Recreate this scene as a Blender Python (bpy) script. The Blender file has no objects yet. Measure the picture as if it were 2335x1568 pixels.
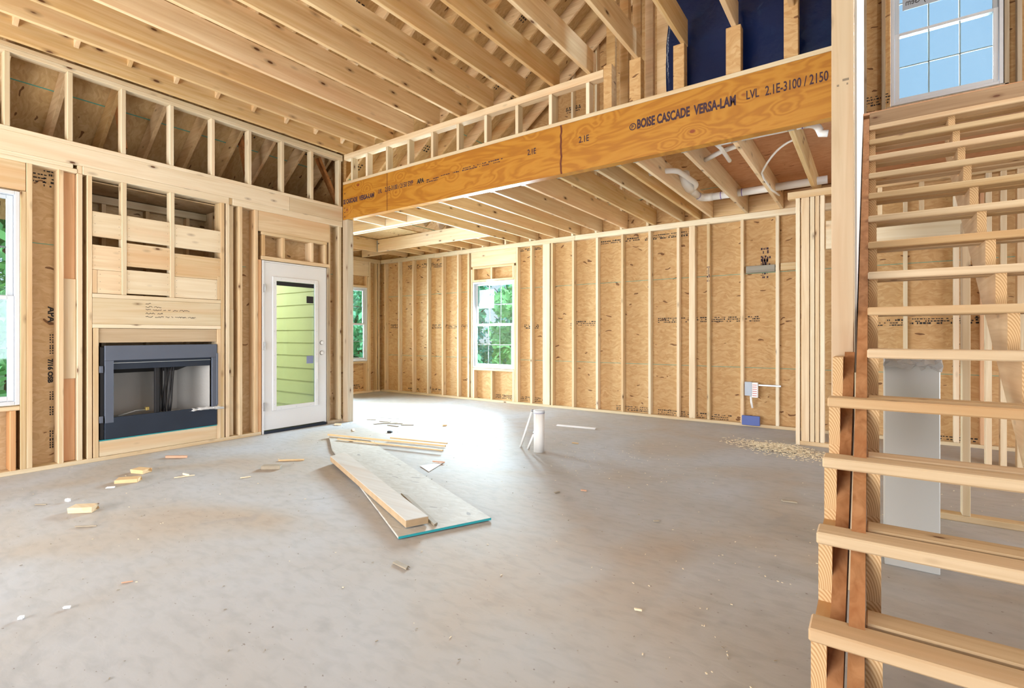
import bpy, bmesh, math, random
from mathutils import Vector, Matrix, Euler

C = bpy.context.scene
COL = C.collection
R = random.Random(7)

# ------------------------------------------------------------------ camera
FPX, YAW, EYE, PX, HZ = 1156.0, 0.617, 1.2, 1167.5, 764.0
SN, CS = math.sin(YAW), math.cos(YAW)
cam = bpy.data.cameras.new('camera')
cam_o = bpy.data.objects.new('camera', cam); COL.objects.link(cam_o)
cam.sensor_width = 36; cam.lens = 36*FPX/2335; cam.shift_y = -20/2335; cam.clip_start = .02; cam.clip_end = 300
cam_o.location = (0, 0, EYE); cam_o.rotation_euler = (math.pi/2, 0, YAW)
C.camera = cam_o

# ------------------------------------------------------------------ view + world + lights
vs = C.view_settings
vs.view_transform = 'Standard'; vs.look = 'None'; vs.exposure = 0.55; vs.gamma = 1.0; vs.use_curve_mapping = False
C.cycles.use_denoising = True
C.cycles.max_bounces = 8; C.cycles.diffuse_bounces = 5; C.cycles.transparent_max_bounces = 12
C.cycles.caustics_reflective = False; C.cycles.caustics_refractive = False
C.cycles.sample_clamp_indirect = 6.0

w = bpy.data.worlds.new('world'); C.world = w; w.use_nodes = True
nt = w.node_tree; nt.nodes.clear()
wo = nt.nodes.new('ShaderNodeOutputWorld'); bg = nt.nodes.new('ShaderNodeBackground')
tc = nt.nodes.new('ShaderNodeTexCoord'); sx = nt.nodes.new('ShaderNodeSeparateXYZ'); rp = nt.nodes.new('ShaderNodeValToRGB')
mr = nt.nodes.new('ShaderNodeMapRange'); mr.inputs[1].default_value = -0.35; mr.inputs[2].default_value = 0.9
nt.links.new(tc.outputs['Generated'], sx.inputs[0]); nt.links.new(sx.outputs[2], mr.inputs[0])
nt.links.new(mr.outputs[0], rp.inputs[0]); nt.links.new(rp.outputs[0], bg.inputs[0]); nt.links.new(bg.outputs[0], wo.inputs[0])
rp.color_ramp.elements[0].position = 0.22; rp.color_ramp.elements[0].color = (.50, .45, .38, 1)
e = rp.color_ramp.elements.new(0.30); e.color = (.80, .88, .97, 1)
e = rp.color_ramp.elements.new(0.55); e.color = (.44, .66, .93, 1)
rp.color_ramp.elements[-1].position = 1.0; rp.color_ramp.elements[-1].color = (.26, .50, .90, 1)
bg.inputs[1].default_value = 0.72


def area(name, loc, target, sx_, sy_, power, col):
    l = bpy.data.lights.new(name, 'AREA'); l.shape = 'RECTANGLE'; l.size = sx_; l.size_y = sy_; l.energy = power; l.color = col
    o = bpy.data.objects.new(name, l); COL.objects.link(o); o.location = loc
    d = Vector(target)-Vector(loc); o.rotation_euler = d.to_track_quat('-Z', 'Y').to_euler()
    return o


# daylight entering through the windows and patio door, then added fill lamps
area('daylight_patio_opening', (-8.95, 5.22, 1.35), (-5.2, 5.9, 0.8), 1.5, 2.2, 520, (.82, .91, 1.0))
area('daylight_back_window', (-5.70, 7.62, 1.6), (-3.3, 4.9, 0.0), .8, 1.2, 760, (.78, .89, 1.0))
area('daylight_nook_window', (-9.0, 6.45, 1.7), (-6.5, 6.2, .8), .9, 1.5, 60, (.80, .90, 1.0))
area('daylight_stair_window', (.65, 7.75, 4.6), (-2.5, 5.0, 3.6), .9, 1.6, 420, (.84, .92, 1.0))
area('daylight_left_window', (-6.9, .35, 1.8), (-3.5, .9, 0.0), 1.2, 1.6, 55, (.80, .87, 1.0))
area('fill_porch', (-8.4, 3.2, 2.45), (-7.2, 4.38, .9), 1.6, .8, 42, (.98, 1.0, .92))  # added lamp that brightens the siding seen through the door glass
area('fill_front', (-4.0, -3.9, 1.0), (-3.8, 4.0, 3.9), 5.5, 2.2, 520, (1.0, .97, .93))  # added fill lamp behind the camera, no known opening there
area('fill_right', (6.3, 2.6, 1.7), (0, 4.2, .9), 3.5, 2.4, 230, (.96, .97, 1.0))  # added fill lamp on the right for the stairs and floor
area('fill_upper_hall', (1.9, 3.2, 4.6), (-3.5, 3.4, 4.2), 1.2, 1.0, 55, (.95, .95, 1.0))  # added fill lamp for the high joist ends, no window there
sun = bpy.data.lights.new('sun', 'SUN'); sun.energy = 2.6; sun.angle = .01; sun.color = (1, .96, .88)
sun_o = bpy.data.objects.new('sun', sun); COL.objects.link(sun_o); sun_o.rotation_euler = Vector((-.22, .42, -.9)).to_track_quat('-Z', 'Y').to_euler()


# ------------------------------------------------------------------ helpers
def on_y(u, Y, v=HZ):
    r = (u-PX)/FPX; z = -(v-HZ)/FPX
    d = (r*CS-SN, r*SN+CS); t = Y/d[1]
    return d[0]*t, EYE+z*t


def on_x(u, X, v=HZ):
    r = (u-PX)/FPX; z = -(v-HZ)/FPX
    d = (r*CS-SN, r*SN+CS); t = X/d[0]
    return d[1]*t, EYE+z*t


def on_floor(u, v, z0=0.0):
    r = (u-PX)/FPX; z = -(v-HZ)/FPX
    t = (z0-EYE)/z
    return (r*CS-SN)*t, (r*SN+CS)*t


def tag(o, label=None, cat=None, group=None, kind=None):
    if label: o['label'] = label
    if cat: o['category'] = cat
    if group: o['group'] = group
    if kind: o['kind'] = kind
    return o


def empty(name, loc=(0, 0, 0), rz=0.0):
    o = bpy.data.objects.new(name, None); COL.objects.link(o); o.location = loc; o.rotation_euler = (0, 0, rz)
    o.empty_display_size = .1
    return o


def link(name, bm, m, parent=None, origin=None, smooth=False):
    """one mesh object; geometry is given in the parent's (or world) frame; origin defaults to its base centre"""
    if origin is None:
        xs = [v.co.x for v in bm.verts]; ys = [v.co.y for v in bm.verts]; zs = [v.co.z for v in bm.verts]
        origin = ((min(xs)+max(xs))/2, (min(ys)+max(ys))/2, min(zs))
    bmesh.ops.translate(bm, verts=bm.verts, vec=-Vector(origin))
    me = bpy.data.meshes.new(name); bm.to_mesh(me); bm.free()
    for x in (m if isinstance(m, (list, tuple)) else [m]): me.materials.append(x)
    if smooth:
        for p in me.polygons: p.use_smooth = True
    o = bpy.data.objects.new(name, me); COL.objects.link(o); o.location = origin
    if parent: o.parent = parent
    return o


def bx(bm, x0, x1, y0, y1, z0, z1, bev=.0025, mi=0):
    vs_ = [bm.verts.new((x, y, z)) for x in (x0, x1) for y in (y0, y1) for z in (z0, z1)]
    q = [(0, 1, 3, 2), (4, 6, 7, 5), (0, 4, 5, 1), (2, 3, 7, 6), (0, 2, 6, 4), (1, 5, 7, 3)]
    fs = [bm.faces.new([vs_[i] for i in f]) for f in q]
    for f in fs: f.material_index = mi
    if bev:
        es = list({e_ for f in fs for e_ in f.edges})
        bmesh.ops.bevel(bm, geom=es, offset=bev, segments=1, profile=.6, affect='EDGES')
    return bm


def box(name, b, m, parent=None, bev=.0025, **k):
    bm = bmesh.new(); bx(bm, *b, bev=bev); return link(name, bm, m, parent, **k)


def beam(bm, p, q, w_, h_, up=(0, 0, 1), bev=.0025):
    """a bar from p to q; w_ across, h_ along the up side"""
    p = Vector(p); q = Vector(q); d = (q-p); L = d.length; d.normalize()
    s = d.cross(Vector(up)).normalized(); u = s.cross(d)
    b2 = bmesh.new(); bx(b2, -w_/2, w_/2, 0, L, -h_/2, h_/2, bev=bev)
    M = Matrix((s, d, u)).transposed().to_4x4(); M.translation = p
    bmesh.ops.transform(b2, matrix=M, verts=b2.verts)
    me = bpy.data.meshes.new('t'); b2.to_mesh(me); b2.free(); bm.from_mesh(me); bpy.data.meshes.remove(me)
    return bm


def tube(bm, pts, r, n=14, cap=True, radii=None):
    pts = [Vector(p) for p in pts]; rings = []
    prev = None
    for i, p in enumerate(pts):
        a = pts[max(i-1, 0)]; b = pts[min(i+1, len(pts)-1)]; d = (b-a).normalized()
        if prev is None:
            t = Vector((0, 0, 1)) if abs(d.z) < .9 else Vector((1, 0, 0)); s = d.cross(t).normalized()
        else:
            s = (prev-d*prev.dot(d)).normalized()
        prev = s; u = s.cross(d); rr = radii[i] if radii else r
        rings.append([bm.verts.new(p+(s*math.cos(2*math.pi*k/n)+u*math.sin(2*math.pi*k/n))*rr) for k in range(n)])
    for a, b in zip(rings, rings[1:]):
        for k in range(n): bm.faces.new([a[k], a[(k+1) % n], b[(k+1) % n], b[k]])
    if cap:
        bm.faces.new(rings[0][::-1]); bm.faces.new(rings[-1])
    return bm


def arc(c, p0, p1, n=6):
    """round a corner at c between p0 and p1 (quadratic)"""
    c, p0, p1 = Vector(c), Vector(p0), Vector(p1)
    return [p0*(1-t)**2+c*2*t*(1-t)+p1*t*t for t in [i/n for i in range(n+1)]]


def text(name, s, m, parent, loc, rot, height, width=None, bold=0.0, extrude=.0006, mirror=False):
    cu = bpy.data.curves.new('t', 'FONT'); cu.body = s; cu.size = height/.73; cu.extrude = extrude; cu.offset = bold; cu.resolution_u = 3
    o = bpy.data.objects.new('t', cu); COL.objects.link(o)
    dg = bpy.context.evaluated_depsgraph_get(); dg.update()
    me = bpy.data.meshes.new_from_object(o.evaluated_get(dg)); bpy.data.objects.remove(o); bpy.data.curves.remove(cu)
    xs = [v.co.x for v in me.vertices]; x0, x1 = min(xs), max(xs); k = (width/(x1-x0)) if width else 1.0
    for v in me.vertices:
        v.co.x = (v.co.x-x0)*k
        if mirror: v.co.x = (width or (x1-x0))-v.co.x
    me.materials.clear(); me.materials.append(m)
    o = bpy.data.objects.new(name, me); COL.objects.link(o)
    o.rotation_euler = rot; o.location = loc
    if parent:
        o.parent = parent
        o.location = Vector(loc)-parent.location if parent.rotation_euler.z == 0 else loc
    return o


# ------------------------------------------------------------------ materials
MATS = {}


def mk(name):
    m = bpy.data.materials.new(name); m.use_nodes = True; t = m.node_tree
    b = t.nodes['Principled BSDF']
    MATS[name] = m
    return m, t, b


def plain(name, col, rough=.6, metal=0.0, bump=0.0, bscale=60, var=.08, vscale=4):
    m, t, b = mk(name)
    b.inputs['Roughness'].default_value = rough; b.inputs['Metallic'].default_value = metal
    g = t.nodes.new('ShaderNodeNewGeometry'); n = t.nodes.new('ShaderNodeTexNoise'); n.inputs['Scale'].default_value = vscale
    t.links.new(g.outputs['Position'], n.inputs['Vector'])
    mx = t.nodes.new('ShaderNodeMix'); mx.data_type = 'RGBA'
    mx.inputs[6].default_value = (*[c*(1-var) for c in col], 1); mx.inputs[7].default_value = (*[min(1, c*(1+var)) for c in col], 1)
    t.links.new(n.outputs['Fac'], mx.inputs[0]); t.links.new(mx.outputs[2], b.inputs['Base Color'])
    if bump:
        n2 = t.nodes.new('ShaderNodeTexNoise'); n2.inputs['Scale'].default_value = bscale; t.links.new(g.outputs['Position'], n2.inputs['Vector'])
        bp = t.nodes.new('ShaderNodeBump'); bp.inputs['Strength'].default_value = bump; bp.inputs['Distance'].default_value = .01
        t.links.new(n2.outputs['Fac'], bp.inputs['Height']); t.links.new(bp.outputs[0], b.inputs['Normal'])
    return m


def ramp(t, pts):
    r = t.nodes.new('ShaderNodeValToRGB'); els = r.color_ramp.elements
    els[0].position, els[0].color = pts[0][0], (*pts[0][1], 1)
    els[1].position, els[1].color = pts[-1][0], (*pts[-1][1], 1)
    for p, c in pts[1:-1]:
        e_ = els.new(p); e_.color = (*c, 1)
    return r


def wood(name, axis, light, dark, knot=True, kcol=(.10, .035, .012), pale=0.0, gs=1.0, knot_t=.05):
    """lumber: long grain along the axis, streaks, sparse knots, its own tint for each board"""
    m, t, b = mk(name); L = t.links
    g = t.nodes.new('ShaderNodeNewGeometry'); oi = t.nodes.new('ShaderNodeObjectInfo')
    off = t.nodes.new('ShaderNodeVectorMath'); off.operation = 'MULTIPLY_ADD'
    L.new(oi.outputs['Random'], off.inputs[0]); off.inputs[1].default_value = (7.3, 5.1, 9.7); L.new(g.outputs['Position'], off.inputs[2])
    mp = t.nodes.new('ShaderNodeMapping'); L.new(off.outputs[0], mp.inputs[0])
    sc = [26*gs]*3; sc['xyz'.index(axis)] = 1.3*gs; mp.inputs['Scale'].default_value = sc
    n = t.nodes.new('ShaderNodeTexNoise'); n.inputs['Scale'].default_value = 1.0; n.inputs['Detail'].default_value = 4; n.inputs['Distortion'].default_value = .9
    L.new(mp.outputs[0], n.inputs['Vector'])
    r = ramp(t, [(.30, dark), (.5, tuple((a+b_)/2 for a, b_ in zip(light, dark))), (.68, light)])
    L.new(n.outputs['Fac'], r.inputs[0])
    # broad reddish heartwood streaks
    mp3 = t.nodes.new('ShaderNodeMapping'); L.new(off.outputs[0], mp3.inputs[0]); sc = [7]*3; sc['xyz'.index(axis)] = .55; mp3.inputs['Scale'].default_value = sc
    n3 = t.nodes.new('ShaderNodeTexNoise'); n3.inputs['Scale'].default_value = 1; n3.inputs['Detail'].default_value = 2; L.new(mp3.outputs[0], n3.inputs['Vector'])
    r3 = ramp(t, [(.50, (0, 0, 0)), (.72, (.55, .55, .55))]); L.new(n3.outputs['Fac'], r3.inputs[0])
    mx = t.nodes.new('ShaderNodeMix'); mx.data_type = 'RGBA'; L.new(r3.outputs[0], mx.inputs[0]); L.new(r.outputs[0], mx.inputs[6])
    mx.inputs[7].default_value = (light[0]*.88, light[1]*.66, light[2]*.50, 1)
    # per-board tint
    hs = t.nodes.new('ShaderNodeHueSaturation'); L.new(mx.outputs[2], hs.inputs['Color'])
    m1 = t.nodes.new('ShaderNodeMapRange'); L.new(oi.outputs['Random'], m1.inputs[0]); m1.inputs[3].default_value = .84; m1.inputs[4].default_value = 1.10; L.new(m1.outputs[0], hs.inputs['Value'])
    m2 = t.nodes.new('ShaderNodeMapRange'); L.new(oi.outputs['Random'], m2.inputs[0]); m2.inputs[3].default_value = 1.12; m2.inputs[4].default_value = .86; L.new(m2.outputs[0], hs.inputs['Saturation'])
    out = hs.outputs[0]
    if knot:
        mp2 = t.nodes.new('ShaderNodeMapping'); L.new(off.outputs[0], mp2.inputs[0]); sc = [8.0]*3; sc['xyz'.index(axis)] = 3.2; mp2.inputs['Scale'].default_value = sc
        v = t.nodes.new('ShaderNodeTexVoronoi'); v.inputs['Scale'].default_value = 1.0; L.new(mp2.outputs[0], v.inputs['Vector'])
        r2 = ramp(t, [(0, (1, 1, 1)), (knot_t*1.1, (.95, .95, .95)), (knot_t*1.6, (.4, .4, .4)), (knot_t*3.6, (0, 0, 0))]); L.new(v.outputs['Distance'], r2.inputs[0])
        mk2 = t.nodes.new('ShaderNodeMix'); mk2.data_type = 'RGBA'; L.new(r2.outputs[0], mk2.inputs[0]); L.new(out, mk2.inputs[6]); mk2.inputs[7].default_value = (*kcol, 1)
        out = mk2.outputs[2]
    L.new(out, b.inputs['Base Color']); b.inputs['Roughness'].default_value = .62
    b.inputs['Specular IOR Level'].default_value = .3
    bp = t.nodes.new('ShaderNodeBump'); bp.inputs['Strength'].default_value = .12; bp.inputs['Distance'].default_value = .004
    L.new(n.outputs['Fac'], bp.inputs['Height']); L.new(bp.outputs[0], b.inputs['Normal'])
    return m


PL, PD = (.76, .61, .41), (.64, .46, .26)
PINE = {a: wood('pine_'+a, a, PL, PD) for a in 'xyz'}
PINK = wood('pine_reddish', 'z', (.72, .44, .25), (.60, .33, .16))
PALE = {a: wood('pine_pale_'+a, a, (.80, .70, .53), (.71, .58, .39)) for a in 'xyz'}
JOIST = wood('joist_pine', 'y', (.83, .63, .38), (.69, .46, .22), knot_t=.065)
TREADM = wood('tread_pine', 'x', (.62, .47, .29), (.50, .345, .19), knot_t=.035)
RAFT = wood('rafter_pine', 'x', (.72, .52, .30), (.58, .38, .19), knot_t=.04)
BROWN = wood('spacer_pine', 'y', (.42, .20, .08), (.27, .11, .035), knot_t=.03)  # shade on the stair spacers is put into this dark brown
GREYW = wood('weathered_pine', 'z', (.52, .44, .33), (.38, .30, .21))


def rings(name, light, dark):
    m, t, b = mk(name); L = t.links
    g = t.nodes.new('ShaderNodeTexCoord'); sp = t.nodes.new('ShaderNodeSeparateXYZ'); L.new(g.outputs['Object'], sp.inputs[0])
    md = t.nodes.new('ShaderNodeMath'); md.operation = 'FLOORED_MODULO'; L.new(sp.outputs[2], md.inputs[0]); md.inputs[1].default_value = .19
    zz = t.nodes.new('ShaderNodeMath'); zz.operation = 'MULTIPLY'; L.new(md.outputs[0], zz.inputs[0]); zz.inputs[1].default_value = .42
    xx = t.nodes.new('ShaderNodeMath'); xx.operation = 'ADD'; L.new(sp.outputs[0], xx.inputs[0]); xx.inputs[1].default_value = .034
    cb = t.nodes.new('ShaderNodeCombineXYZ'); L.new(xx.outputs[0], cb.inputs[0]); L.new(zz.outputs[0], cb.inputs[2])
    wv = t.nodes.new('ShaderNodeTexWave'); wv.wave_type = 'RINGS'; wv.rings_direction = 'Y'; wv.inputs['Scale'].default_value = 52; wv.inputs['Distortion'].default_value = 1.0
    wv.inputs['Detail'].default_value = 1; wv.inputs['Detail Scale'].default_value = .6; L.new(cb.outputs[0], wv.inputs['Vector'])
    r = ramp(t, [(.15, dark), (.75, light)]); L.new(wv.outputs['Fac'], r.inputs[0]); L.new(r.outputs[0], b.inputs['Base Color'])
    b.inputs['Roughness'].default_value = .75
    return m


ENDG = rings('end_grain', (.66, .45, .24), (.48, .28, .12))


def osb(name, c0, c1, c2, plane='xz', wax=(.10, .03, .01)):
    """oriented strand board: overlapping flakes at random angles, a few dark bark strands"""
    m, t, b = mk(name); L = t.links
    g = t.nodes.new('ShaderNodeNewGeometry')
    nz = t.nodes.new('ShaderNodeTexNoise'); nz.inputs['Scale'].default_value = 5; L.new(g.outputs['Position'], nz.inputs['Vector'])
    mx0 = t.nodes.new('ShaderNodeMix'); mx0.data_type = 'RGBA'; mx0.inputs[0].default_value = .16; L.new(g.outputs['Position'], mx0.inputs[6]); L.new(nz.outputs['Color'], mx0.inputs[7])
    mp = t.nodes.new('ShaderNodeMapping'); L.new(mx0.outputs[2], mp.inputs[0])
    mp.inputs['Scale'].default_value = {'xz': (14, 14, 42), 'yz': (14, 14, 42), 'xy': (14, 42, 14)}[plane]
    v = t.nodes.new('ShaderNodeTexVoronoi'); v.feature = 'F1'; v.inputs['Scale'].default_value = 1.4; v.inputs['Randomness'].default_value = 1; L.new(mp.outputs[0], v.inputs['Vector'])
    sp = t.nodes.new('ShaderNodeSeparateColor'); L.new(v.outputs['Color'], sp.inputs[0])
    n2 = t.nodes.new('ShaderNodeTexNoise'); n2.inputs['Scale'].default_value = 3.2; n2.inputs['Detail'].default_value = 8; n2.inputs['Roughness'].default_value = .65; L.new(mp.outputs[0], n2.inputs['Vector']); n2.inputs['Scale'].default_value = .8
    ad = t.nodes.new('ShaderNodeMath'); ad.operation = 'MULTIPLY_ADD'; L.new(sp.outputs[0], ad.inputs[0]); ad.inputs[1].default_value = .30; 
    sc_ = t.nodes.new('ShaderNodeMath'); sc_.operation = 'MULTIPLY'; L.new(n2.outputs['Fac'], sc_.inputs[0]); sc_.inputs[1].default_value = .75; L.new(sc_.outputs[0], ad.inputs[2])
    r = ramp(t, [(.18, c2), (.5, c1), (.78, c0)]); L.new(ad.outputs[0], r.inputs[0])
    # dark strands
    mp2 = t.nodes.new('ShaderNodeMapping'); L.new(mx0.outputs[2], mp2.inputs[0]); mp2.inputs['Rotation'].default_value = (.3, .5, .2)
    mp2.inputs['Scale'].default_value = {'xz': (7, 7, 26), 'yz': (7, 7, 26), 'xy': (7, 26, 7)}[plane]
    v2 = t.nodes.new('ShaderNodeTexVoronoi'); v2.inputs['Scale'].default_value = 1; L.new(mp2.outputs[0], v2.inputs['Vector'])
    s2 = t.nodes.new('ShaderNodeSeparateColor'); L.new(v2.outputs['Color'], s2.inputs[0])
    lt = t.nodes.new('ShaderNodeMath'); lt.operation = 'LESS_THAN'; L.new(v2.outputs['Distance'], lt.inputs[0]); lt.inputs[1].default_value = .24
    gt = t.nodes.new('ShaderNodeMath'); gt.operation = 'GREATER_THAN'; L.new(s2.outputs[1], gt.inputs[0]); gt.inputs[1].default_value = .84
    mu = t.nodes.new('ShaderNodeMath'); mu.operation = 'MULTIPLY'; L.new(lt.outputs[0], mu.inputs[0]); L.new(gt.outputs[0], mu.inputs[1])
    mu2 = t.nodes.new('ShaderNodeMath'); mu2.operation = 'MULTIPLY'; L.new(mu.outputs[0], mu2.inputs[0]); mu2.inputs[1].default_value = .8
    mx = t.nodes.new('ShaderNodeMix'); mx.data_type = 'RGBA'; L.new(mu2.outputs[0], mx.inputs[0]); L.new(r.outputs[0], mx.inputs[6]); mx.inputs[7].default_value = (*wax, 1)
    L.new(mx.outputs[2], b.inputs['Base Color']); b.inputs['Roughness'].default_value = .7; b.inputs['Specular IOR Level'].default_value = .25
    return m


OSB_L = osb('osb_left_wall', (.64, .49, .31), (.56, .40, .235), (.45, .305, .155), 'yz')
OSB_B = osb('osb_back_wall', (.62, .42, .22), (.54, .335, .155), (.43, .24, .095), 'xz')
OSB_R = osb('osb_roof_deck', (.62, .45, .25), (.54, .37, .18), (.42, .27, .12), 'xy')
PLYR = osb('subfloor_panel', (.62, .34, .19), (.55, .28, .145), (.46, .22, .10), 'xy', wax=(.2, .06, .03))


def lvl_mat():
    m, t, b = mk('lvl_veneer'); L = t.links
    g = t.nodes.new('ShaderNodeNewGeometry')
    mp = t.nodes.new('ShaderNodeMapping'); L.new(g.outputs['Position'], mp.inputs[0]); mp.inputs['Scale'].default_value = (1.0, 1, 4.6)
    mpk = t.nodes.new('ShaderNodeMapping'); L.new(g.outputs['Position'], mpk.inputs[0]); mpk.inputs['Scale'].default_value = (2.6, 1, 4.2); mpk.inputs['Location'].default_value = (.3, 0, .1)
    vk = t.nodes.new('ShaderNodeTexVoronoi'); vk.inputs['Scale'].default_value = 1; L.new(mpk.outputs[0], vk.inputs['Vector'])
    n = t.nodes.new('ShaderNodeTexNoise'); n.inputs['Scale'].default_value = 1.1; n.inputs['Detail'].default_value = 3; n.inputs['Distortion'].default_value = .8; L.new(mp.outputs[0], n.inputs['Vector'])
    # growth lines: contour bands of the noise, drawn round the knots
    rk = ramp(t, [(0, (1, 1, 1)), (.35, (0, 0, 0))]); L.new(vk.outputs['Distance'], rk.inputs[0])
    ma = t.nodes.new('ShaderNodeMath'); ma.operation = 'MULTIPLY_ADD'; L.new(rk.outputs[0], ma.inputs[0]); ma.inputs[1].default_value = .45; L.new(n.outputs['Fac'], ma.inputs[2])
    mb = t.nodes.new('ShaderNodeMath'); mb.operation = 'MULTIPLY'; L.new(ma.outputs[0], mb.inputs[0]); mb.inputs[1].default_value = 42
    sn = t.nodes.new('ShaderNodeMath'); sn.operation = 'SINE'; L.new(mb.outputs[0], sn.inputs[0])
    mr_ = t.nodes.new('ShaderNodeMapRange'); L.new(sn.outputs[0], mr_.inputs[0]); mr_.inputs[1].default_value = -1; mr_.inputs[2].default_value = 1
    r = ramp(t, [(.0, (.37, .145, .016)), (.5, (.43, .185, .020)), (1, (.47, .215, .028))]); L.new(mr_.outputs[0], r.inputs[0])
    rk2 = ramp(t, [(0, (1, 1, 1)), (.055, (1, 1, 1)), (.085, (0, 0, 0))]); L.new(vk.outputs['Distance'], rk2.inputs[0])
    mx = t.nodes.new('ShaderNodeMix'); mx.data_type = 'RGBA'; L.new(rk2.outputs[0], mx.inputs[0]); L.new(r.outputs[0], mx.inputs[6]); mx.inputs[7].default_value = (.25, .06, .02, 1)
    L.new(mx.outputs[2], b.inputs['Base Color']); b.inputs['Roughness'].default_value = .42
    return m


LVL = lvl_mat()


def floor_mat():
    m, t, b = mk('dusty_floor'); L = t.links
    g = t.nodes.new('ShaderNodeNewGeometry')
    def nz(scale, det=6, dist=0., sc=(1, 1, 1)):
        mp = t.nodes.new('ShaderNodeMapping'); L.new(g.outputs['Position'], mp.inputs[0]); mp.inputs['Scale'].default_value = sc
        n = t.nodes.new('ShaderNodeTexNoise'); n.inputs['Scale'].default_value = scale; n.inputs['Detail'].default_value = det; n.inputs['Distortion'].default_value = dist
        L.new(mp.outputs[0], n.inputs['Vector']); return n
    a = nz(.75, 5, .6); r = ramp(t, [(.30, (.43, .355, .285)), (.42, (.44, .40, .36)), (.54, (.445, .44, .44)), (.68, (.47, .49, .525))]); L.new(a.outputs['Fac'], r.inputs[0])
    f = nz(9, 8, .4, (1, 2.2, 1)); rf = ramp(t, [(.3, (.78, .78, .78)), (.55, (1, 1, 1)), (.8, (1.0, 1.0, 1.0))]); L.new(f.outputs['Fac'], rf.inputs[0])
    mu = t.nodes.new('ShaderNodeMix'); mu.data_type = 'RGBA'; mu.blend_type = 'MULTIPLY'; mu.inputs[0].default_value = .5; L.new(r.outputs[0], mu.inputs[6]); L.new(rf.outputs[0], mu.inputs[7])
    # scuffs and small dark specks
    s = nz(2.6, 7, 1.2); rs = ramp(t, [(.62, (0, 0, 0)), (.78, (.38, .38, .38))]); L.new(s.outputs['Fac'], rs.inputs[0])
    m2 = t.nodes.new('ShaderNodeMix'); m2.data_type = 'RGBA'; L.new(rs.outputs[0], m2.inputs[0]); L.new(mu.outputs[2], m2.inputs[6]); m2.inputs[7].default_value = (.24, .25, .27, 1)
    d = nz(34, 2, 0, (1, 1.6, 1)); rd = ramp(t, [(.70, (0, 0, 0)), (.76, (.7, .7, .7))]); L.new(d.outputs['Fac'], rd.inputs[0])
    m3 = t.nodes.new('ShaderNodeMix'); m3.data_type = 'RGBA'; L.new(rd.outputs[0], m3.inputs[0]); L.new(m2.outputs[2], m3.inputs[6]); m3.inputs[7].default_value = (.17, .13, .10, 1)
    L.new(m3.outputs[2], b.inputs['Base Color']); b.inputs['Roughness'].default_value = .72; b.inputs['Specular IOR Level'].default_value = .22
    bp = t.nodes.new('ShaderNodeBump'); bp.inputs['Strength'].default_value = .15; bp.inputs['Distance'].default_value = .01; L.new(f.outputs['Fac'], bp.inputs['Height']); L.new(bp.outputs[0], b.inputs['Normal'])
    return m


FLOOR = floor_mat()
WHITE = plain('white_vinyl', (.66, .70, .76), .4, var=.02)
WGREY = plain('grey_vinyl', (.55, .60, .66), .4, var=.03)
DOORW = plain('white_door_paint', (.74, .76, .80), .45, var=.02)
PVC = plain('white_pvc', (.82, .81, .80), .35, var=.03)
PURPLE = plain('purple_primer', (.16, .10, .42), .5)
STEEL = plain('galvanised_steel', (.42, .46, .50), .4, .7, var=.1)
HINGE = plain('hinge_metal', (.35, .35, .36), .4, .8)
NAVY = plain('dark_metal', (.018, .028, .05), .5, .3, var=.2)
SLATE = plain('slate_blue_metal', (.105, .125, .175), .5, .25, var=.1)
BLACK = plain('black_paint', (.006, .006, .009), .6, 0)
FIREB = plain('firebrick_panel', (.42, .415, .41), .8, bump=.3, bscale=30, var=.08)
TEAL = plain('teal_edge_seal', (.02, .36, .42), .5)
INK = plain('black_ink', (.022, .02, .022), .8)
INKB = plain('purple_ink', (.045, .022, .04), .8)
PENC = plain('pencil_marks', (.22, .17, .12), .8)
BLUE = plain('blue_plastic', (.075, .115, .36), .5)
LBLUE = plain('light_grey_box', (.42, .47, .56), .5)
RED = plain('red_wire_ends', (.55, .12, .10), .5)
CHALK = plain('blue_green_line', (.10, .36, .30), .8)
PAPER = plain('white_paper', (.86, .87, .90), .7)
DUCT = plain('grey_sheet_metal', (.58, .59, .58), .35, .25, var=.12, vscale=1.5)
PLASTIC = plain('clear_crumpled_plastic', (.62, .64, .66), .15, 0, bump=.6, bscale=25, var=.2, vscale=12)
SHAV = plain('wood_shavings', (.84, .73, .54), .8, var=.2, vscale=40)
SCRAP = plain('cut_wood', (.68, .48, .26), .7, var=.15, vscale=20)
SCRAPP = plain('pinkish_cut_wood', (.62, .36, .24), .7, var=.15, vscale=20)
SCRAPG = plain('grey_cut_wood', (.34, .29, .22), .7, var=.2, vscale=20)
BARK = plain('tree_bark', (.16, .10, .06), .9, bump=.6, bscale=14, var=.3)
SIDING = plain('yellow_green_siding', (.60, .60, .25), .6, var=.04)
CONC = plain('porch_concrete', (.55, .57, .56), .8, var=.1)
GRASS = plain('lawn', (.07, .17, .035), .9, var=.3, vscale=1.2)
BUILD = plain('white_shed_paint', (.75, .80, .82), .7)
LEAF = [plain('leaf_green_%d' % i, c_, .6, var=.25, vscale=2) for i, c_ in enumerate([(.16, .58, .32), (.24, .64, .24), (.12, .52, .38)])]
LITWHITE = plain('lit_stud_white', (.86, .88, .93), .6, var=.02)  # white standing for bright light on the stud sides


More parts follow.
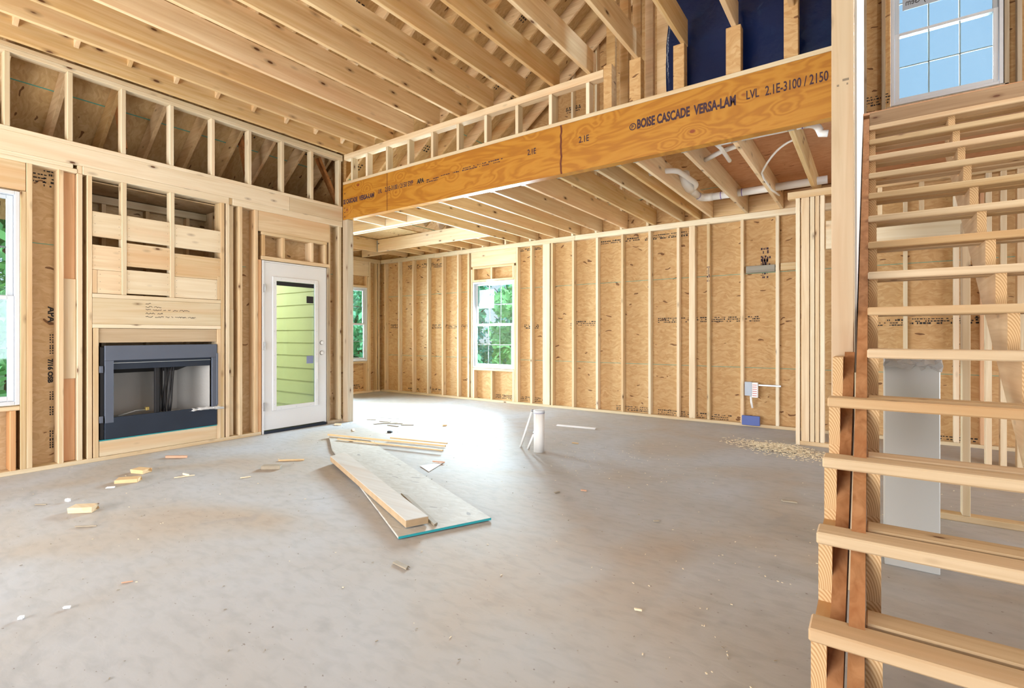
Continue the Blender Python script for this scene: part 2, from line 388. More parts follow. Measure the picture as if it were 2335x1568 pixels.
def tarp_mat():
    m, t, b = mk('blue_black_plastic'); b.inputs['Roughness'].default_value = .22; b.inputs['Base Color'].default_value = (.012, .028, .10, 1)
    g = t.nodes.new('ShaderNodeNewGeometry'); n = t.nodes.new('ShaderNodeTexNoise'); n.inputs['Scale'].default_value = 5; n.inputs['Detail'].default_value = 5
    t.links.new(g.outputs['Position'], n.inputs['Vector'])
    bp = t.nodes.new('ShaderNodeBump'); bp.inputs['Strength'].default_value = .5; bp.inputs['Distance'].default_value = .05
    t.links.new(n.outputs['Fac'], bp.inputs['Height']); t.links.new(bp.outputs[0], b.inputs['Normal'])
    return m


TARP = tarp_mat()


def glass_mat():
    m, t, b = mk('window_glass'); t.nodes.remove(b)
    o = t.nodes['Material Output']; tr = t.nodes.new('ShaderNodeBsdfTransparent'); gl = t.nodes.new('ShaderNodeBsdfGlossy'); gl.inputs['Roughness'].default_value = .03
    gl.inputs['Color'].default_value = (.8, .9, 1, 1); tr.inputs[0].default_value = (.90, .97, .97, 1)
    fr = t.nodes.new('ShaderNodeFresnel'); fr.inputs[0].default_value = 1.45; mx = t.nodes.new('ShaderNodeMixShader')
    t.links.new(fr.outputs[0], mx.inputs[0]); t.links.new(tr.outputs[0], mx.inputs[1]); t.links.new(gl.outputs[0], mx.inputs[2]); t.links.new(mx.outputs[0], o.inputs[0])
    return m


GLASS = glass_mat()
ORD = ['first', 'second', 'third', 'fourth', 'fifth', 'sixth', 'seventh', 'eighth', 'ninth', 'tenth', 'eleventh', 'twelfth', 'thirteenth', 'fourteenth', 'fifteenth', 'sixteenth', 'seventeenth']


def lumber(name, b, axis, label, cat='stud', group=None, m=None, bev=.003):
    o = box(name, b, m or PINE[axis], bev=bev)
    return tag(o, label, cat, group)


def marks(name, parent, plane, a, z, w_, rows, pos, h=.013, m=None, seed=0):
    """blurred rows of printed stamp letters; plane 'y' (on a wall facing -Y) or 'x' (facing +X)"""
    rr = random.Random(seed+int(abs(a)*100)); bm = bmesh.new()
    for k in range(rows):
        x = 0.0; hh = h*rr.choice([.7, 1, 1, 1.5])
        while x < w_:
            l = rr.uniform(.006, .028); 
            if rr.random() < .8:
                z0 = z-k*h*1.7
                if plane == 'y': bx(bm, a+x, a+x+l, pos-.0008, pos, z0, z0+hh*rr.uniform(.7, 1), bev=0)
                else: bx(bm, pos, pos+.0008, a+x, a+x+l, z0, z0+hh*rr.uniform(.7, 1), bev=0)
            x += l+rr.uniform(.003, .012)
    o = link(name, bm, m or INK, None)
    if parent is not None:
        o.location = o.location-parent.location; o.parent = parent
    return o


def child(o, parent):
    o.location = o.location-parent.location; o.parent = parent
    return o


XL, YB, YW = -6.0, 4.39, 7.25      # left wall face, beam face, back wall face
PB, PT = 2.70, 2.776               # left wall plate underside / top
BT = 2.985                         # top of the band board
J0 = 3.705                         # underside of the high joists
# ================================================================== SETTING
tag(box('floor', (-8.75, 7.5, -4.5, 7.5, -.12, 0), FLOOR, bev=0), kind='structure')
gr = tag(box('ground', (-60, 60, -40, 70, -.5, -.3), GRASS, bev=0), kind='structure')
tag(box('porch_slab_floor', (-11, -6.16, -4.5, 4.36, -.16, -.06), CONC, bev=.01), kind='structure')


def sheath(name, plane, a0, a1, z0, z1, holes, pos, th, m):
    """sheathing panel with rectangular holes, one mesh"""
    xs = sorted({a0, a1, *[h[0] for h in holes], *[h[1] for h in holes]}); zs = sorted({z0, z1, *[h[2] for h in holes], *[h[3] for h in holes]})
    bm = bmesh.new()
    for i in range(len(xs)-1):
        for j in range(len(zs)-1):
            cx, cz = (xs[i]+xs[i+1])/2, (zs[j]+zs[j+1])/2
            if any(h[0] < cx < h[1] and h[2] < cz < h[3] for h in holes): continue
            if plane == 'x': bx(bm, pos-th, pos, xs[i], xs[i+1], zs[j], zs[j+1], bev=0)
            else: bx(bm, xs[i], xs[i+1], pos, pos+th, zs[j], zs[j+1], bev=0)
    bmesh.ops.remove_doubles(bm, verts=bm.verts, dist=1e-4)
    return tag(link(name, bm, m), kind='structure')


SD = .14
wl = sheath('wall_left', 'x', -3.5, 4.39, 0, 2.985, [(-.05, 1.114, .60, 2.44), (3.25, 4.14, 0, 2.11), (1.60, 2.77, .04, 2.70)], XL-SD, .012, OSB_L)
wb = sheath('wall_back', 'y', -8.74, 5.5, 0, 7.9, [(-6.04, -5.10, .60, 2.18), (.18, 1.12, 3.82, 5.42)], YW+.09, .012, OSB_B)
wn = sheath('wall_nook', 'x', 4.48, 7.34, 0, 3.058, [(5.98, 6.90, .66, 2.19), (4.56, 5.88, .02, 2.1)], -8.6-.09, .012, OSB_B)
tag(box('wall_porch_side', (-8.74, XL-.02, 4.42, 4.46, 0, 3.0), OSB_B, bev=0), kind='structure')
tag(box('ceiling_shade_panel', (-8.0, XL-SD-.002, -4.5, 4.38, 2.70, 2.72), OSB_L, bev=0), kind='structure')  # unseen panel added to keep porch light out of the attic
bm = bmesh.new(); tr_ = [(-8.74, 3.0), (-6.02, 3.0), (-6.02, 3.98), (-6.75, 3.44), (-8.74, 3.08)]
A_ = [bm.verts.new((x, 4.42, z)) for x, z in tr_]; B_ = [bm.verts.new((x, 4.46, z)) for x, z in tr_]
bm.faces.new(A_); bm.faces.new(B_[::-1])
for i in range(5): bm.faces.new((A_[(i+1) % 5], A_[i], B_[i], B_[(i+1) % 5]))
tag(link('wall_attic_end', bm, OSB_B), kind='structure')
bm = bmesh.new()
for i in range(16):
    z0 = -.05+i*.19
    b2 = [bm.verts.new(p) for p in ((-8.8, 4.405, z0+.195), (-6.16, 4.405, z0+.195), (-6.16, 4.386, z0), (-8.8, 4.386, z0), (-8.8, 4.42, z0), (-6.16, 4.42, z0))]
    bm.faces.new((b2[3], b2[2], b2[1], b2[0])); bm.faces.new((b2[4], b2[5], b2[2], b2[3]))
    b3 = [bm.verts.new(p) for p in ((-8.8, 4.42, z0+.195), (-6.16, 4.42, z0+.195))]; bm.faces.new((b2[0], b2[1], b3[1], b3[0]))
tag(link('trim_siding', bm, SIDING), kind='structure')


def chalk(parent, plane, a0, a1, zs, pos):
    for z in zs:
        b = (a0, a1, pos-.001, pos, z-.003, z+.003) if plane == 'y' else (pos, pos+.001, a0, a1, z-.003, z+.003)
        child(box('guide_line', b, CHALK, bev=0), parent)


chalk(wb, 'y', -8.6, -6.2, (.78, 2.02), YW+.09); chalk(wb, 'y', -5.05, 1.6, (.77, 2.02), YW+.09); chalk(wb, 'y', -5.05, -.7, (3.24, 4.4), YW+.09)
chalk(wl, 'x', 1.19, 1.37, (2.03,), XL-SD); chalk(wl, 'x', 3.02, 3.12, (2.02,), XL-SD); chalk(wl, 'x', 4.18, 4.33, (2.05,), XL-SD)
# printed stamps on the sheathing
for u, v, w_, rows in ((1300, 735, .5, 3), (1195, 742, .3, 3), (1500, 727, 1.35, 3), (1370, 553, .62, 2), (1470, 540, .75, 3), (1405, 925, .55, 3), (1500, 935, 1.0, 3), (1260, 922, .01, 1), (930, 608, .34, 3),
                       (962, 604, .3, 3), (988, 604, .3, 3), (1186, 570, .42, 2), (890, 742, .25, 3), (985, 742, .4, 3), (1020, 742, .5, 3), (930, 886, .3, 2), (985, 888, .4, 2), (1130, 900, .4, 3),
                       (1187, 905, .5, 3), (2000, 732, .27, 3), (2075, 728, .62, 3), (2140, 995, .3, 4), (1290, 250, .25, 3), (1975, 225, .22, 4), (2225, 725, .2, 3)):
    a, z = on_y(u, YW+.08, v); marks('grade_stamp', wb, 'y', a, z, w_, rows, YW+.09, h=.016 if v > 300 else .02, seed=u)
for u, v, w_, rows in ((76, 395, .09, 3), (100, 390, .09, 5)):
    a, z = on_x(u, XL-SD+.01, v); marks('grade_stamp', wl, 'x', a, z, w_, rows, XL-SD, h=.02, m=INK, seed=u)
a, z = on_x(124, XL-SD, 690)
for s, vv, hh in (('APA', 698, .052), ('7/16 OSB', 818, .034)):
    a, z = on_x(113, XL-SD, vv)
    o = text('grade_stamp', s, INK, None, (XL-SD+.001, a-.01, z), (math.radians(90), math.radians(90), math.radians(90)), hh, width=.15 if s == 'APA' else .22, bold=.0025); child(o, wl)
    o.rotation_euler = Matrix(((0, 0, 1), (0, 1, 0), (-1, 0, 0))).to_euler()
for vv in (765, 790, 895, 930, 985, 1005):
    bm = bmesh.new(); a, z = on_x(113, XL-SD, vv)
    for k in range(3):
        for q in range(4):
            bx(bm, XL-SD, XL-SD+.0008, a+k*.017, a+k*.017+.010, z-q*.022, z-q*.022+R.uniform(.008, .018), bev=0)
    child(link('grade_stamp', bm, INK), wl)

# ================================================================== LEFT WALL FRAMING
LG = 'studs of the fireplace wall'


def lstud(y0, z0, z1, label, name='wall_stud', m=None, w_=.038, set_=0.0, group=LG, d=SD):
    return lumber(name, (XL-d, XL-set_, y0, y0+w_, z0, z1), 'z', label, 'stud', group, m)


lumber('top_plate', (XL-SD, XL, -3.0, 1.47, 2.738, PT-.001), 'y', 'pale doubled plate over the left window, under the wide band board', 'plate', m=PALE['y'])
lumber('top_plate', (XL-SD, XL, -3.0, 1.50, PB, 2.737), 'y', 'lower plate board running over the left window to the knotty reddish filler', 'plate', m=PALE['y'])
lumber('top_plate', (XL-SD, XL, 1.54, 2.86, PB, PT-.001), 'y', 'thick plate board across the top of the fireplace framing', 'plate', m=PALE['y'])
lumber('top_plate', (XL-SD, XL, 2.90, 4.385, PB, PT-.001), 'y', 'plate board over the white door, ending at the room corner', 'plate', m=PALE['y'])
lumber('band_board', (XL-.04, XL, -3.0, 3.60, PT, BT-.0385), 'y', 'wide pale band board along the fireplace wall below the open attic', 'board', m=PALE['y'])
lumber('band_board', (XL-.04, XL, 3.603, 4.388, PT, BT-.0385), 'y', 'short end piece of the pale band board beside the orange beam', 'board', m=PALE['y'])
lumber('attic_sole_plate', (XL-.09, XL, -3.0, 4.388, BT-.038, BT), 'y', 'narrow plate on the band board carrying the short attic studs', 'plate', m=PALE['y'])
lumber('bottom_plate', (XL-SD, XL+.002, -3.0, 3.235, 0, .038), 'y', 'bottom plate on the floor from the left window to the white door', 'plate', m=PALE['y'])
lumber('bottom_plate', (XL-SD, XL, 4.15, 4.388, 0, .038), 'y', 'short bottom plate between white door and corner post', 'plate', m=GREYW)
lumber('plate_filler', (XL-SD, XL-.006, 1.502, 1.538, PB+.002, PT-.001), 'z', 'small block between two plate pieces above the reddish filler board', 'block')
lumber('plate_filler', (XL-SD, XL-.006, 2.862, 2.898, PB+.002, PT-.001), 'z', 'small block between two plate pieces right of the fireplace top', 'block')
# window framing, far left
lumber('window_header', (XL-.05, XL-.004, -.3, 1.150, 2.455, PB), 'y', 'wide header board over the window at the left edge', 'header')
lstud(1.115, .038, 2.45, 'trimmer stud touching the right side of the left window', m=PINE['z'])
lstud(1.154, .038, PB, 'full-height stud one board right of the left window')
lumber('window_sill_board', (XL-SD, XL-.002, -.05, 1.114, .552, .590), 'y', 'flat rough sill board under the left window', 'board')
lstud(1.05, .038, .551, 'reddish short stud under the sill of the left window', 'cripple_stud', PINK)
lstud(.66, .038, .551, 'short stud under the left window, nearer the left edge', 'cripple_stud')
lstud(1.365, .038, PB, 'full-height stud between the stamped sheathing and a reddish knotty filler board')
lumber('filler_board', (XL-SD+.01, XL-.055, 1.404, 1.498, .04, PB), 'z', 'reddish knotty board filling the space between two studs left of the fireplace', 'board', m=PINK)
lumber('scab_block', (XL-.054, XL-.03, 1.404, 1.498, .80, 1.72), 'z', 'pale scab block nailed over the reddish filler board', 'block', m=PALE['z'])
lstud(1.500, .038, PB, 'full-height stud just left of the dark slit beside the fireplace', m=PALE['z'])
lstud(1.572, .038, PB, 'stud with bark on its edge, left side of the fireplace framing')
lstud(2.772, .038, PB, 'full-height stud right beside the fireplace framing')
lstud(2.826, .038, PB, 'second full-height stud right of the fireplace', m=PALE['z'])
lumber('filler_board', (XL-SD+.01, XL-.045, 2.866, 2.930, .04, PB), 'z', 'narrow pinkish filler board right of the fireplace', 'board', m=PALE['z'])
lumber('scab_block', (XL-.044, XL-.02, 2.868, 2.920, .72, 1.50), 'z', 'pale scab block on the narrow filler right of the fireplace', 'block', m=PALE['z'])
lstud(2.972, .038, PB, 'stud left of the narrow sheathing strip between fireplace and door')
lstud(3.158, .038, PB, 'full-height stud one board left of the white door')
lstud(3.200, .038, 2.11, 'reddish trimmer stud against the left jamb of the white door', m=PINK)
lstud(4.145, .038, 2.11, 'trimmer stud against the right side of the white door', m=GREYW)
lstud(4.328, .038, PB, 'full-height stud between the white door and the corner post', m=PALE['z'])
# door head framing
lumber('door_header', (XL-.05, XL-.004, 3.20, 4.18, 2.455, PB), 'y', 'wide header board over the white door', 'header')
lumber('header_plate', (XL-SD, XL, 3.24, 4.14, 2.417, 2.454), 'y', 'flat board under the header over the white door', 'plate')
lumber('header_plate', (XL-SD, XL, 3.24, 4.182, 2.115, 2.160), 'y', 'flat board resting right above the white door', 'plate')
for i, (y, t_) in enumerate(((3.245, 'leftmost'), (3.500, 'second'), (3.900, 'third'), (4.098, 'rightmost'))):
    lstud(y, 2.161, 2.416, f'{t_} of the four short studs above the white door, counted from the fireplace side', 'cripple_stud', group='short studs above the door')
lstud(4.184, .038, PB, 'full-height stud just right of the white door trimmer', m=PINE['z'], w_=.03, set_=.03)

# corner post below the beam
lumber('corner_post', (XL+.001, XL+.112, YB, YB+.09, 0, 2.798), 'z', 'weathered post in the corner right of the door, carrying the orange beam', 'post', m=GREYW)

# fireplace framing
lumber('hearth_board', (XL-.04, XL-.003, 1.664, 2.732, .04, .187), 'y', 'pale board under the fireplace insert, above the bottom plate', 'board', m=PALE['y'])
o = box('seal_strip', (XL-.05, XL-.001, 1.664, 2.732, .1875, .196), TEAL, bev=0); tag(o, 'thin teal seal strip between fireplace insert and the board below it', 'strip')
lumber('trimmer_stud', (XL-SD, XL, 1.618, 1.660, .038, 1.268), 'z', 'short trimmer stud along the left side of the fireplace insert', 'stud')
lumber('trimmer_stud', (XL-SD, XL, 2.733, 2.771, .038, 1.268), 'z', 'short trimmer stud along the right side of the fireplace insert', 'stud')
lumber('fireplace_lintel_board', (XL-SD, XL, 1.612, 2.771, 1.269, 1.306), 'y', 'flat board across the top of the fireplace opening', 'board', m=PALE['y'])
lumber('filler_board', (XL-.045, XL-.012, 1.664, 2.731, 1.128, 1.266), 'y', 'dull tan filler board right above the fireplace insert', 'board', m=wood('tan_filler', 'y', (.55, .43, .29), (.47, .35, .22), knot_t=.03))
nb = lumber('mantel_header', (XL-.04, XL-.002, 1.612, 2.771, 1.307, 1.556), 'y', 'wide header board over the fireplace with handwritten notes', 'header', m=PALE['y'])
lumber('flat_plate', (XL-.09, XL+.001, 1.612, 2.771, 1.557, 1.596), 'y', 'flat board on top of the header with handwritten notes', 'board', m=PALE['y'])
for y, t_ in ((1.842, 'left'), (2.263, 'right')):
    lumber('cripple_stud', (XL-.09, XL+.001, y, y+.040, 1.597, PB), 'z', f'{t_} of the two upright studs in the framing above the fireplace', 'stud', 'upright studs above the fireplace', PALE['z'])
blocks = [(1.612, 1.841, 2.139, 2.374, 'top board of the left bay above the fireplace'), (1.612, 1.841, 1.824, 2.058, 'second board of the left bay above the fireplace'),
          (1.652, 1.841, 1.600, 1.822, 'lowest board of the left bay above the fireplace'),
          (1.883, 2.262, 2.138, 2.381, 'top board of the middle bay above the fireplace'), (1.883, 2.262, 1.882, 2.111, 'second board of the middle bay above the fireplace'),
          (1.883, 2.262, 1.612, 1.846, 'lowest board of the middle bay above the fireplace, grey stained'),
          (2.304, 2.771, 2.131, 2.373, 'top board of the right bay above the fireplace, with a red streak'), (2.304, 2.771, 1.822, 2.065, 'second board of the right bay above the fireplace'),
          (2.304, 2.735, 1.600, 1.820, 'lowest board of the right bay above the fireplace, with a long knot')]
for i, (y0, y1, z0, z1, lb) in enumerate(blocks):
    o = lumber('blocking_board', (XL-.042, XL-.006, y0, y1, z0, z1), 'y', lb, 'board', 'blocking boards above the fireplace', [PALE['y'], PINE['y']][(i in (1, 2, 4, 7))], bev=.002)
    bm = bmesh.new()
    for y in (y0+.02, y1-.02):
        for k in range(3):
            tube(bm, [(XL-.006, y, z0+.04+k*(z1-z0-.08)/2), (XL-.0045, y, z0+.04+k*(z1-z0-.08)/2)], .003, 6)
    child(link('nail_heads', bm, PENC), o)
lumber('nailer_strip', (XL-.04, XL-.004, 1.612, 1.650, 1.600, 1.822), 'z', 'narrow nailer strip at the left end of the lowest blocking boards', 'board')
lumber('nailer_strip', (XL-.04, XL-.004, 2.737, 2.771, 1.600, 1.86), 'z', 'narrow nailer strip at the right end of the lowest blocking boards', 'board')
# notes in pencil
bm = bmesh.new(); rr = random.Random(4)
for row, (v0, parts) in enumerate(((692, (.05,)), (699.5, (.06, .07)), (706, (.05, .08, .03, .03, .05, .10)), (714, (.09, .05)), (722, (.07, .08, .04, .02, .11, .08)))):
    y, z = on_x(332, XL, v0)
    y -= .0
    for wl_ in parts:
        x = 0
        pts = []
        while x < wl_:
            pts.append((XL-.0013, y+x, z+rr.uniform(-.006, .008))); x += .006
        for p, q in zip(pts, pts[1:]):
            a = Vector(p); b = Vector(q); d = (b-a).normalized(); n_ = Vector((0, -d.z, d.y))*.0021
            vv_ = [bm.verts.new(t) for t in (a-n_, b-n_, b+n_, a+n_)]; bm.faces.new(vv_)
        y += wl_+.014
child(link('handwriting', bm, INK), nb)

# chase behind the fireplace
tag(box('wall_chase_back', (-6.73, -6.72, 1.5, 2.95, 0, 2.7), OSB_L, bev=0), kind='structure')
tag(box('wall_chase_left', (-6.718, XL-SD-.005, 1.50, 1.512, 0, 2.7), OSB_L, bev=0), kind='structure')
tag(box('wall_chase_right', (-6.718, XL-SD-.005, 2.90, 2.912, 0, 2.7), OSB_L, bev=0), kind='structure')
for y, t_ in ((1.53, 'leftmost'), (1.86, 'second'), (2.26, 'third'), (2.67, 'rightmost')):
    lumber('chase_stud', (-6.718, -6.635, y, y+.038, .038, 2.59), 'z', f'{t_} of the four studs on the back of the fireplace chase', 'stud', 'studs of the fireplace chase')
lumber('chase_plate', (-6.718, -6.635, 1.515, 2.895, 2.591, 2.67), 'y', 'pale plate along the top of the fireplace chase back', 'plate', m=PALE['y'])
lumber('chase_stud', (-6.50, -6.41, 2.858, 2.896, .038, 2.66), 'z', 'stud on the right side wall inside the fireplace chase', 'stud')
tag(box('ceiling_chase', (-6.718, XL-SD-.005, 1.513, 2.899, 2.68, 2.692), OSB_L, bev=0), kind='structure')

# fireplace insert
fp = empty('fireplace_insert', (XL-.02, 2.21, .20)); tag(fp, 'dark metal fireplace insert with slate blue frame and open firebox', 'fireplace')
FX, FY, FZ = XL-.02, 2.21, .20


def fbox(name, b, m, p=fp, bev=.002):
    b = (b[0]-FX, b[1]-FX, b[2]-FY, b[3]-FY, b[4]-FZ, b[5]-FZ); bm = bmesh.new(); bx(bm, *b, bev=bev); return link(name, bm, m, p)


F0, F1 = 1.705, 2.722
bm = bmesh.new(); o_ = (-FX, -FY, -FZ)
for b in ((XL-.015, XL+.012, F0, F1, .955, 1.10), (XL-.015, XL+.012, F0, F0+.068, .355, .955), (XL-.015, XL+.012, F1-.05, F1, .40, .955)):
    bx(bm, b[0]-FX, b[1]-FX, b[2]-FY, b[3]-FY, b[4]-FZ, b[5]-FZ, bev=.002)
link('face_frame', bm, SLATE, fp)
fbox('lower_panel', (XL-.015, XL+.010, F0, F1, .20, .405), NAVY)
fbox('side_flange', (XL-.10, XL-.012, F0-.033, F0-.002, .20, 1.085), BLACK)
for z in (.36, .84):
    fbox('mounting_tab', (XL-.008, XL+.006, F0-.040, F0-.012, z, z+.065), SLATE)
fbox('mounting_tab', (XL-.004, XL+.016, F1-.006, F1+.012, .42, 1.00), SLATE)
# firebox: a shell of back, sides, base and smoke dome
bm = bmesh.new()
def q4(bm, *p): bm.faces.new([bm.verts.new((a-FX, b-FY, c-FZ)) for a, b, c in p])
q4(bm, (-6.50, 1.90, .36), (-6.50, 2.52, .36), (-6.50, 2.52, .93), (-6.50, 1.90, .93))
q4(bm, (-6.03, 1.775, .36), (-6.50, 1.90, .36), (-6.50, 1.90, .93), (-6.03, 1.775, .93))
q4(bm, (-6.50, 2.52, .36), (-6.03, 2.665, .36), (-6.03, 2.665, .96), (-6.50, 2.52, .93))
for a in (.36,):
    q4(bm, (-6.02, 1.775, a), (-6.02, 2.665, a), (-6.50, 2.52, a), (-6.50, 1.90, a))
link('refractory_panels', bm, FIREB, fp)
bm = bmesh.new()
q4(bm, (-6.02, 1.775, .955), (-6.50, 1.90, .80), (-6.50, 2.52, .80), (-6.02, 2.665, .955))
q4(bm, (-6.03, 1.772, .40), (-6.03, 1.772, .955), (-6.60, 1.7, .955), (-6.6, 1.7, .40))
bx(bm, -6.615-FX, -6.60-FX, 1.7-FY, 2.72-FY, .2-FZ, 1.08-FZ, bev=0); bx(bm, -6.60-FX, -6.03-FX, 1.69-FY, 2.715-FY, 1.06-FZ, 1.075-FZ, bev=0)
link('firebox_shell', bm, BLACK, fp)
fbox('smoke_shelf', (-6.10, -6.015, 1.775, 2.665, .865, .955), NAVY)
fbox('top_rail', (-6.012, -6.004, 1.775, 2.665, .925, .933), STEEL)
bm = bmesh.new(); rr = random.Random(3)
for k in range(7):
    y0 = 2.175+k*.022; t = rr.uniform(-.01, .01)
    pts = [(-6.07+t-FX, y0+(.93-z)*(-.08 if k > 2 else 0)+rr.uniform(-.004, .004)-FY+.02, z-FZ) for z in (.93, .8, .65, .5, .40)]
    tube(bm, pts, .010, 6)
link('mesh_curtain', bm, BLACK, fp, smooth=True)
fbox('centre_bar', (-6.06, -6.03, 2.135, 2.175, .40, .93), BLACK)
bm = bmesh.new()
tube(bm, [(-6.12-FX, 1.85-FY, .395-FZ), (-6.14-FX, 2.0-FY, .43-FZ), (-6.12-FX, 2.12-FY, .43-FZ)], .009, 8); gp_ = link('gas_pipe', bm, STEEL, fp, smooth=True)
bm = bmesh.new(); bx(bm, -6.14-FX, -6.10-FX, 2.08-FY, 2.11-FY, .425-FZ, .46-FZ); gv = link('gas_valve', bm, plain('brass', (.5, .38, .12), .4, .6), fp); child(gv, [o for o in fp.children if o.name.startswith('gas_pipe')][0])


def crumple(name, pts, r, m, label, cat, parent=None, seed=1, sq=.35):
    """crumpled plastic: a lumpy tube flattened towards the ground"""
    bm = bmesh.new(); rr = random.Random(seed); n = 12; P = [Vector(p) for p in pts]; Q = []
    for a, b in zip(P, P[1:]):
        for k in range(5): Q.append(a.lerp(b, k/5))
    Q.append(P[-1])
    tube(bm, Q, r, n, radii=[max(.004, r*rr.uniform(.55, 1.15)) for _ in Q])
    zm = sum(p.z for p in P)/len(P)
    for v in bm.verts:
        v.co += Vector((rr.uniform(-1, 1), rr.uniform(-1, 1), rr.uniform(-1, 1)))*r*.28
    o = link(name, bm, m, parent)
    for v in o.data.vertices: v.co.z *= sq
    return tag(o, label, cat) if label else o


crumple('plastic_sheet', [(-6.10, 1.80, .40), (-6.07, 1.95, .40), (-6.10, 2.12, .41)], .045, PLASTIC, 'crumpled clear plastic lying inside the firebox, left half', 'plastic', seed=5)
crumple('plastic_sheet', [(-6.08, 2.28, .405), (-6.02, 2.45, .41), (-5.985, 2.62, .43), (-5.96, 2.78, .41)], .036, PLASTIC, 'torn plastic strip hanging out over the right end of the fireplace insert', 'plastic', seed=8, sq=.5)


# ================================================================== DOOR (white, full glass)
def local_box(name, parent, b, m, bev=.002):
    bm = bmesh.new(); bx(bm, *b, bev=bev); return link(name, bm, m, parent)


dr = empty('door_1', (XL-.01, 3.692, 0), math.pi/2); tag(dr, kind='structure')   # local x runs along the wall, local y outward
HW = .445
bm = bmesh.new(); bx(bm, -HW, -HW+.022, -.012, .12, .0, 2.108); bx(bm, HW-.012, HW, .0, .12, .0, 2.108); bx(bm, -HW+.022, HW-.012, .0, .12, 2.090, 2.108)
link('door_frame', bm, DOORW, dr)
bm = bmesh.new(); gx0, gx1, gz0, gz1 = -.285, .285, .30, 1.895
for b in ((-HW+.026, gx0, gz0, gz1), (gx1, HW-.014, gz0, gz1), (-HW+.026, HW-.014, .045, gz0), (-HW+.026, HW-.014, gz1, 2.088)):
    bx(bm, b[0], b[1], .0, .044, b[2], b[3], bev=0)
bmesh.ops.remove_doubles(bm, verts=bm.verts, dist=1e-4)
leaf = link('door_leaf', bm, DOORW, dr)
bm = bmesh.new(); t_ = .045
for b in ((gx0-.03, gx0+.022, gz0-.03, gz1+.03), (gx1-.022, gx1+.03, gz0-.03, gz1+.03), (gx0+.022, gx1-.022, gz0-.03, gz0+.022), (gx0+.022, gx1-.022, gz1-.022, gz1+.03)):
    bx(bm, b[0], b[1], -.012, .0, b[2], b[3], bev=.004)
link('glass_frame', bm, DOORW, dr)
bm = bmesh.new()
for k in range(6):
    for x in (gx0-.006, gx1+.006):
        z = gz0+.05+k*(gz1-gz0-.1)/5; tube(bm, [(x, -.0125, z), (x, -.0145, z)], .005, 8)
for k in range(3):
    for z in (gz0-.008, gz1+.008):
        x = gx0+.08+k*(gx1-gx0-.16)/2; tube(bm, [(x, -.0125, z), (x, -.0145, z)], .005, 8)
link('screw_caps', bm, WGREY, dr)
local_box('glass_pane', dr, (gx0+.004, gx1-.004, .018, .024, gz0+.004, gz1-.004), GLASS, bev=0)
local_box('glass_top_seal', dr, (gx0+.023, gx1-.023, .008, .016, gz1-.075, gz1-.023), BLACK, bev=0)
local_box('glass_sticker', dr, (gx1-.125, gx1-.028, .012, .016, 1.62, 1.71), INK, bev=0); local_box('glass_sticker', dr, (gx1-.125, gx1-.028, .012, .016, .83, .93), plain('blue_grey_label', (.22, .26, .42), .6), bev=0)
local_box('threshold', dr, (-HW+.024, HW-.014, -.02, .12, .001, .034), NAVY)
for z in (.28, 1.02, 1.72):
    bm = bmesh.new(); bx(bm, -HW+.012, -HW+.030, -.016, -.010, z, z+.10, bev=.001); tube(bm, [(-HW+.024, -.018, z), (-HW+.024, -.018, z+.10)], .006, 8); link('hinge', bm, HINGE, dr)
for z in (.965, 1.10):
    bm = bmesh.new(); tube(bm, [(HW-.075, -.001, z), (HW-.075, -.006, z)], .028, 20); r_ = link('lock_bore', bm, HINGE, dr)
    bm = bmesh.new(); tube(bm, [(HW-.071, -.0062, z), (HW-.071, -.008, z)], .022, 16); link('bore_light', bm, PAPER, r_); r_.children[0].location = Vector(r_.children[0].location)-Vector(r_.location)
local_box('door_edge_strike', dr, (gx1+.004, gx1+.020, -.0165, -.0125, .62, .84), PAPER, bev=0)


